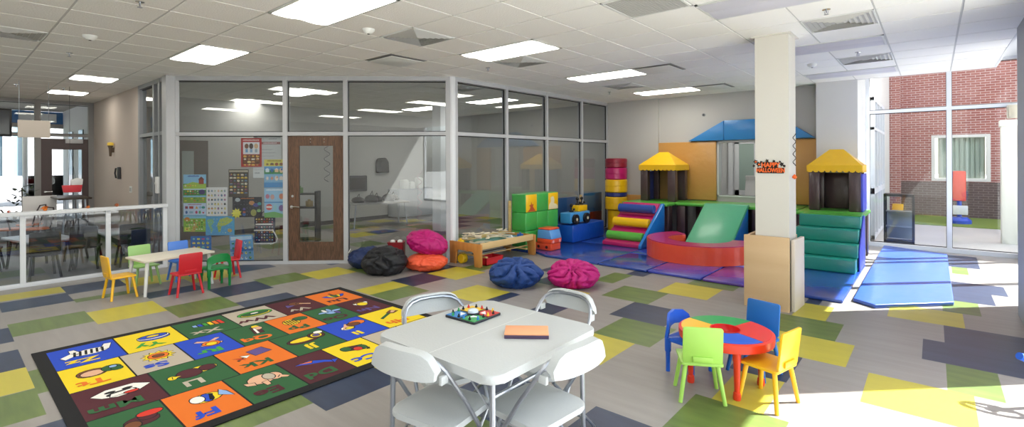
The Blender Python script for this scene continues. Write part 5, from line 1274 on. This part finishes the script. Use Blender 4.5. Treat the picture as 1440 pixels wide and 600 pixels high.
for k, (x, y, a, l) in enumerate(((-10.15, 1.54, 70, 'dark chair in the foyer standing close to the rail end'), (-11.0, .5, -10, 'dark chair in the foyer at the near end of the first table'), (-11.3, 1.5, 200, 'dark chair in the foyer between the two white tables'), (-9.92, 2.05, 90, 'dark chair in the foyer at the end of the table by the glazed strip'), (-12.05, .42, -160, 'dark chair in the foyer beyond the low left table'), (-11.5, -.68, 10, 'dark chair in the foyer left of the low table'))):
    dup(dc, (x, y, 0), radians(a), l)
# bentwood side chairs near the far table
def cafe_chair():
    t = thing('cafe_chair', 'chair', 'chair')
    mb = MB(); mb.lathe([(0, .43), (.19, .43), (.2, .445), (.19, .46), (0, .46)], 20); mb.finish('seat', C('cafe_orange', 'c8682c', .4), t)
    mb = MB(); mb.tube([(-.17, -.12, .45), (-.18, -.19, .7), (-.1, -.21, .82), (.1, -.21, .82), (.18, -.19, .7), (.17, -.12, .45)], .012); mb.finish('backrest', C('cafe_dark', '3a3036'), t)
    for a in (45, 135, 225, 315):
        mb = MB(); mb.tube([(.13 * cos(radians(a)), .13 * sin(radians(a)), .43), (.2 * cos(radians(a)), .2 * sin(radians(a)), 0)], .011); mb.finish('leg', C('cafe_dark', '3a3036'), t)
    return t
cc = cafe_chair(); cc.location = (-12.7, .35, 0); cc['label'] = 'metal cafe chair with round seat deep in the foyer, left of the row'
for (x, y, a, l) in ((-12.9, .85, 40, 'metal cafe chair with round seat deep in the foyer, second of the row'), (-12.6, 1.2, 200, 'metal cafe chair with round seat deep in the foyer, in front of the tall table'), (-13.6, 1.2, 150, 'metal cafe chair with round seat at the far side of the tall table'), (-13.3, -.3, 100, 'metal cafe chair with round seat near the orange pouf')):
    dup(cc, (x, y, 0), radians(a), l)
mb = MB(); mb.lathe([(0, 0), (.38, 0), (.4, .03), (.41, .4), (.38, .44), (0, .45)], 36); mb.tube([(.405 * cos(2 * pi * q / 32), .405 * sin(2 * pi * q / 32), .40) for q in range(32)], .01, 6, closed=True); o = mb.finish('orange_pouf', C('pouf_orange', 'd8621c', .6)); o.location = (-12.4, -.25, 0); tagp(o, 'round orange pouf seat in the foyer at the left edge', 'pouf')
# hanging white board and screen
t = thing('hanging_board', 'blank cream board hanging from the foyer ceiling', 'hanging board', (-11.6, 1.085, 2.235))
mb = MB(); mb.box((-.01, -.2, -.145), (.01, .2, .145), .004); mb.finish('board', C('board_cream', 'c9beb3', .7), t)
for y in (-.18, .18):
    mb = MB(); mb.tube([(0, y, .14), (0, y, .812)], .004, 5); mb.finish('cord', STEEL, t)
t = thing('hanging_screen', 'black screen hanging at the left edge of the foyer', 'screen', (-12.2, .44, 2.36))
mb = MB(); mb.box((-.04, -.6, -.24), (.02, .42, .24), .012); mb.finish('casing', BLACK, t)
mb = MB(); mb.box((.02, -.57, -.2), (.024, .39, .2)); mb.finish('display', C('display_dark', '30343c', .1), t)
mb = MB(); mb.cyl((-.01, -.1, .24), (-.01, -.1, .69), .02); mb.finish('pole', BLACK, t)
t = thing('white_floor_sign', 'white blank standing sign in front of the brown foyer door', 'sign', (-13.6, 1.35, 0), radians(90))
mb = MB(); mb.box((-.25, -.01, .35), (.25, .01, 1.0), .008); mb.finish('panel', PAPER, t)
for x in (-.2, .2):
    mb = MB(); mb.tube([(x, 0, .36), (x, .12, 0)], .012); mb.finish('leg', STEEL, t)
# small things on the rail: leaf clusters
for k, (y, s, c, l) in enumerate(((.97, .055, 'd8741c', 'largest orange leaf cluster on top of the white rail'), (1.42, .03, 'c86a28', 'tiny orange leaf cluster in the middle of the rail'), (1.75, .04, 'a85c34', 'brown-orange leaf cluster on the rail towards the glass'), (.62, .025, 'a84838', 'small dark red leaf cluster on the rail at the left'))):
    mb = MB(); rq = random.Random(k)
    for q in range(14):
        a, e = rq.random() * 6.28, rq.random() * 1.3; d = Vector((cos(a) * cos(e), sin(a) * cos(e), sin(e))); c0 = d * s * .6 + Vector((0, 0, s * .45)); r_ = s * .45
        sd_ = d.orthogonal().normalized() * r_; ud = d.cross(sd_).normalized() * r_
        p = [c0 - sd_, c0 - ud * .6, c0 + sd_ + d * r_ * .5, c0 + ud * .6]
        vs = [mb._v(v) for v in p] + [mb._v(c0 + d * .006)]
        for w1_ in range(4): mb._f([vs[w1_], vs[(w1_ + 1) % 4], vs[4]])
        mb._f([vs[3], vs[2], vs[1], vs[0]])
    mb.ball((0, 0, s * .35), s * .42, 6)
    o = mb.finish('leaf_cluster', C('leaf_' + c, c, .7)); o.location = (-9.25, y, 1.0045); tagp(o, l, 'table decoration')
# foyer wall items
t = thing('wall_sconce', 'small yellow-topped sconce on the taupe foyer wall', 'wall lamp', (-12.9, 2.398, 1.95))
mb = MB(); mb.lathe([(0, -.16), (.02, -.16), (.03, 0), (.05, .06), (0, .06)], 12, (0, -.06, 0)); mb.finish('body', C('sconce_brown', '5c4a38'), t)
mb = MB(); mb.box((-.02, -.06, -.08), (.02, 0, .02)); mb.finish('bracket', C('sconce_brown', '5c4a38'), t)
mb = MB(); mb.lathe([(.0, .06), (.055, .065), (.05, .12), (0, .13)], 12, (0, -.06, 0)); mb.finish('shade', C('sconce_yellow', 'c8a83c', .5, emit=.3), t)
t = thing('wall_phone', 'dark wall phone on the taupe foyer wall', 'phone', (-12.35, 2.398, 1.45))
mb = MB(); mb.box((-.05, -.05, -.12), (.05, 0, .12), .01); mb.finish('base', DKGREY, t)
mb = MB(); mb.tube([(-.02, -.07, -.1), (-.02, -.085, 0), (-.02, -.07, .1)], .015); mb.finish('handset', BLACK, t)
t = thing('wall_outlet', 'white twin outlet plate low on the taupe foyer wall', 'outlet', (-11.55, 2.398, 1.15))
mb = MB(); mb.box((-.08, -.008, -.06), (.08, 0, .06), .003); mb.finish('plate', WHITE, t)
for x in (-.035, .035):
    mb = MB(); mb.box((x - .02, -.012, -.035), (x + .02, -.008, .035), .002); mb.finish('socket', C('socket_grey', '9a9a9a'), t)
t = thing('gift_bag', 'red and white bag hanging in the foyer near the brown door', 'bag', (-12.0, 1.62, 1.22))
mb = MB(); mb.prism([(-.12, -.1), (.12, -.1), (.14, .03), (-.14, .03)], -.05, .05, 'yz', .01); mb.finish('red_part', C('bag_red', 'd83440'), t)
mb = MB(); mb.prism([(-.02, .03), (.14, .03), (.15, .14), (.06, .16), (-.02, .12)], -.045, .045, 'yz', .01); mb.finish('white_part', PAPER, t)
mb = MB(); mb.tube([(0, -.05, .03), (0, -.03, .8), (0, -.03, 1.83)], .003, 5); mb.tube([(0, .05, .1), (0, -.03, .8)], .003, 5); mb.finish('cord', DKGREY, t)
# door lock box on the glazed strip
mb = MB(); mb.box((-9.82, 2.36, 1.15), (-9.7, 2.4, 1.42), .006); mb.box((-9.8, 2.35, 1.3), (-9.72, 2.361, 1.33)); tagp(mb.finish('wall_reader', PAPER), 'white card reader box on the post of the glazed strip', 'card reader')
# highchair-like white stand and easels deep left
t = thing('white_high_chair', 'white high chair by the foyer window at the left edge', 'high chair', (-14.0, .35, 0))
for sx in (-1, 1):
    for sy in (-1, 1):
        mb = MB(); mb.tube([(sx * .12, sy * .12, .75), (sx * .2, sy * .22, 0)], .014); mb.finish('leg', WHITE, t)
mb = MB(); mb.box((-.16, -.18, .75), (.16, .18, .80), .01); mb.finish('seat', WHITE, t)
mb = MB(); mb.box((-.17, -.18, .80), (-.13, .18, 1.12), .01); mb.finish('backrest', WHITE, t)
mb = MB(); mb.box((.1, -.2, .95), (.3, .2, .98), .01); mb.finish('tray', C('tray_dark', '4c4a48'), t)
for k, (x, y, h, l) in enumerate(((-14.2, -.3, 1.3, 'dark plant stand shape by the foyer window at the left edge'), (-14.3, 1.15, 1.15, 'dark plant stand shape beside the foyer window mullion'))):
    t = thing('foyer_plant', l, 'plant', (x, y, 0))
    mb = MB(); mb.lathe([(0, 0), (.14, 0), (.17, .3), (.15, .3), (0, .28)], 18); mb.finish('pot', C('pot_dark', '3a3634'), t)
    mb = MB(); mb.tube([(0, 0, .28), (.02, .01, h * .6), (0, 0, h)], .012)
    mb.finish('stem', C('stem_brown', '4c4030'), t)
    mb = MB(); rq = random.Random(40 + k)
    for q in range(60):
        z = .45 + (h - .4) * rq.random(); a = rq.random() * 6.28; r0 = .1 + .15 * rq.random(); c0 = Vector((r0 * cos(a), r0 * sin(a), z)); d = Vector((cos(a + .5), sin(a + .5), .4)) * .09; e = Vector((-sin(a), cos(a), .2)) * .03
        mb.flat([c0 - d, c0 - e, c0 + d, c0 + e])
    mb.finish('foliage', C('leaf_dark', '3c4a34'), t)

# ------------------------------------------------------------------ at the right edge: blue ride-on toy; outdoor toys
t = thing('toy_tricycle', 'blue plastic ride-on tricycle just inside the right edge of the photo', 'tricycle', (.67, 4.06, 0), radians(130.5))
TB = C('trike_blue', '1858c8', .3); TW = C('trike_white', 'd8dce4', .3)
mb = MB(); mb.tube([(-.28, 0, .18), (-.05, 0, .2), (.14, 0, .26), (.2, 0, .42)], .028, 12); mb.finish('frame', TB, t)
mb = MB(); mb.prism(rrect(-.28, -.09, -.04, .09, .05, 4), .22, .26, 'xy', .01); mb.finish('seat', TB, t)
mb = MB(); mb.tube([(.2, -.17, .5), (.19, -.1, .46), (.2, 0, .43), (.19, .1, .46), (.2, .17, .5)], .018, 10); mb.finish('handlebar', TB, t)
for s_ in (-1, 1):
    mb = MB(); mb.tube([(.2, s_ * .15, .49), (.2, s_ * .22, .52)], .022, 10); mb.finish('grip', TB, t)
for (x, y, r) in ((.2, 0, .13), (-.26, -.15, .1), (-.26, .15, .1)):
    mb = MB(); mb.tube([(x + (r - .025) * cos(2 * pi * q / 28), y, r + (r - .025) * sin(2 * pi * q / 28)) for q in range(28)], .025, 8, closed=True)
    wl = mb.finish('wheel', BLACK, t)
    mb = MB()
    for q in range(5): mb.tube([(x, y, r), (x + (r - .03) * cos(2 * pi * q / 5), y, r + (r - .03) * sin(2 * pi * q / 5))], .01, 6)
    mb.cyl((x, y - .02, r), (x, y + .02, r), .025, n=12); mb.finish('spokes', TW, wl)
mb = MB(); mb.tube([(.14, 0, .26), (.2, .04, .3), (.2, .04, .13)], .015); mb.tube([(.14, 0, .26), (.2, -.04, .3), (.2, -.04, .13)], .015); mb.finish('fork', TB, t)
mb = MB(); mb.tube([(-.26, -.13, .1), (-.26, .13, .1)], .012); mb.finish('axle', TB, t)

t = thing('toy_steering_stand', 'toy steering wheel stand whose round shadow falls on the sunny floor at the lower right', 'toy', (.72, 4.97, 0), radians(20))  # out-of-view stand added to throw a round shadow on the floor
mb = MB(); mb.lathe([(0, 0), (.16, 0), (.15, .03), (.04, .05), (0, .05)], 20); mb.finish('base', TB, t)
mb = MB(); mb.tube([(0, 0, .04), (0, 0, .62)], .02); mb.finish('pole', TW, t)
mb = MB(); mb.M = Matrix.Translation((0, 0, .66)) @ Matrix.Rotation(radians(35), 4, 'X')
mb.tube([(.13 * cos(2 * pi * q / 28), .13 * sin(2 * pi * q / 28), 0) for q in range(28)], .018, 8, closed=True)
for q in range(3): mb.tube([(0, 0, 0), (.12 * cos(2 * pi * q / 3), .12 * sin(2 * pi * q / 3), 0)], .012, 6)
mb.cyl((0, 0, -.05), (0, 0, .015), .03); mb.finish('steering_wheel', TB, t)
t = thing('display_cabinet', 'low black-framed glass cabinet outside the far window by the door', 'cabinet', (-.52, 12.35, -.02))
t.scale = (.84, .9, .95)
for sx in (-1, 1):
    for sy in (-1, 1):
        mb = MB(); mb.box((sx * .26 - .02, sy * .18 - .02, 0), (sx * .26 + .02, sy * .18 + .02, 1.05)); mb.finish('corner_post', BLACK, t)
mb = MB(); mb.box((-.28, -.2, .0), (.28, .2, .09)); mb.finish('plinth', BLACK, t)
mb = MB(); mb.box((-.28, -.2, 1.0), (.28, .2, 1.05)); mb.finish('top', BLACK, t)
for z in (.36, .68):
    mb = MB(); mb.box((-.25, -.17, z), (.25, .17, z + .015)); mb.finish('shelf', C('cab_shelf', '8c98a0'), t)
mb = MB(); mb.box((-.24, .17, .1), (.24, .18, .66)); mb.finish('back_panel', C('cab_back', '9aa4ac'), t)
mb = MB(); mb.box((-.24, -.181, .1), (.24, -.179, 1.0)); mb.finish('glass_front', GLASSX, t)
kc = kid_chair(K_YEL, 'yellow kid stool-like chair on the patio outside the far window', (-.78, 16.0, -.019), radians(150))
t = thing('outdoor_toy', 'red and blue upright outdoor play toy on the patio by the brick wall', 'toy', (.5, 17.2, .0))
t.scale = (.8, .8, .77)
mb = MB(); mb.box((-.16, -.12, .75), (.16, .12, 1.75), .03); mb.finish('red_tower', C('toy_red', 'e04830', .4), t)
mb = MB(); mb.box((-.3, -.13, 1.5), (-.16, .1, 1.78), .02); mb.finish('blue_flag', C('toy_blue2', '2c50c0', .4), t)
mb = MB(); mb.cyl((0, 0, .1), (0, 0, .75), .06); mb.finish('post', C('toy_blue2', '2c50c0'), t)
mb = MB(); mb.lathe([(0, 0), (.3, 0), (.3, .1), (.2, .2), (0, .2)], 20); mb.finish('base', C('toy_blue2', '2c50c0'), t)
mb = MB(); mb.box((-.16, -.2, .3), (.2, -.1, .6), .02); mb.finish('white_panel', WHITE, t)

# unseen lamp added to brighten the next room
t = thing('ceiling_light', 'lit ceiling light of the small room behind the back-wall opening', 'ceiling light', (-3.2, 12.0, 2.9))
mb = MB(); mb.box((-.6, -.3, -.02), (.6, .3, 0)); mb.finish('frame', WHITE, t)
mb = MB(); mb.box((-.57, -.27, -.028), (.57, .27, -.021)); mb.finish('diffuser', MATS['lit_diffuser'], t)
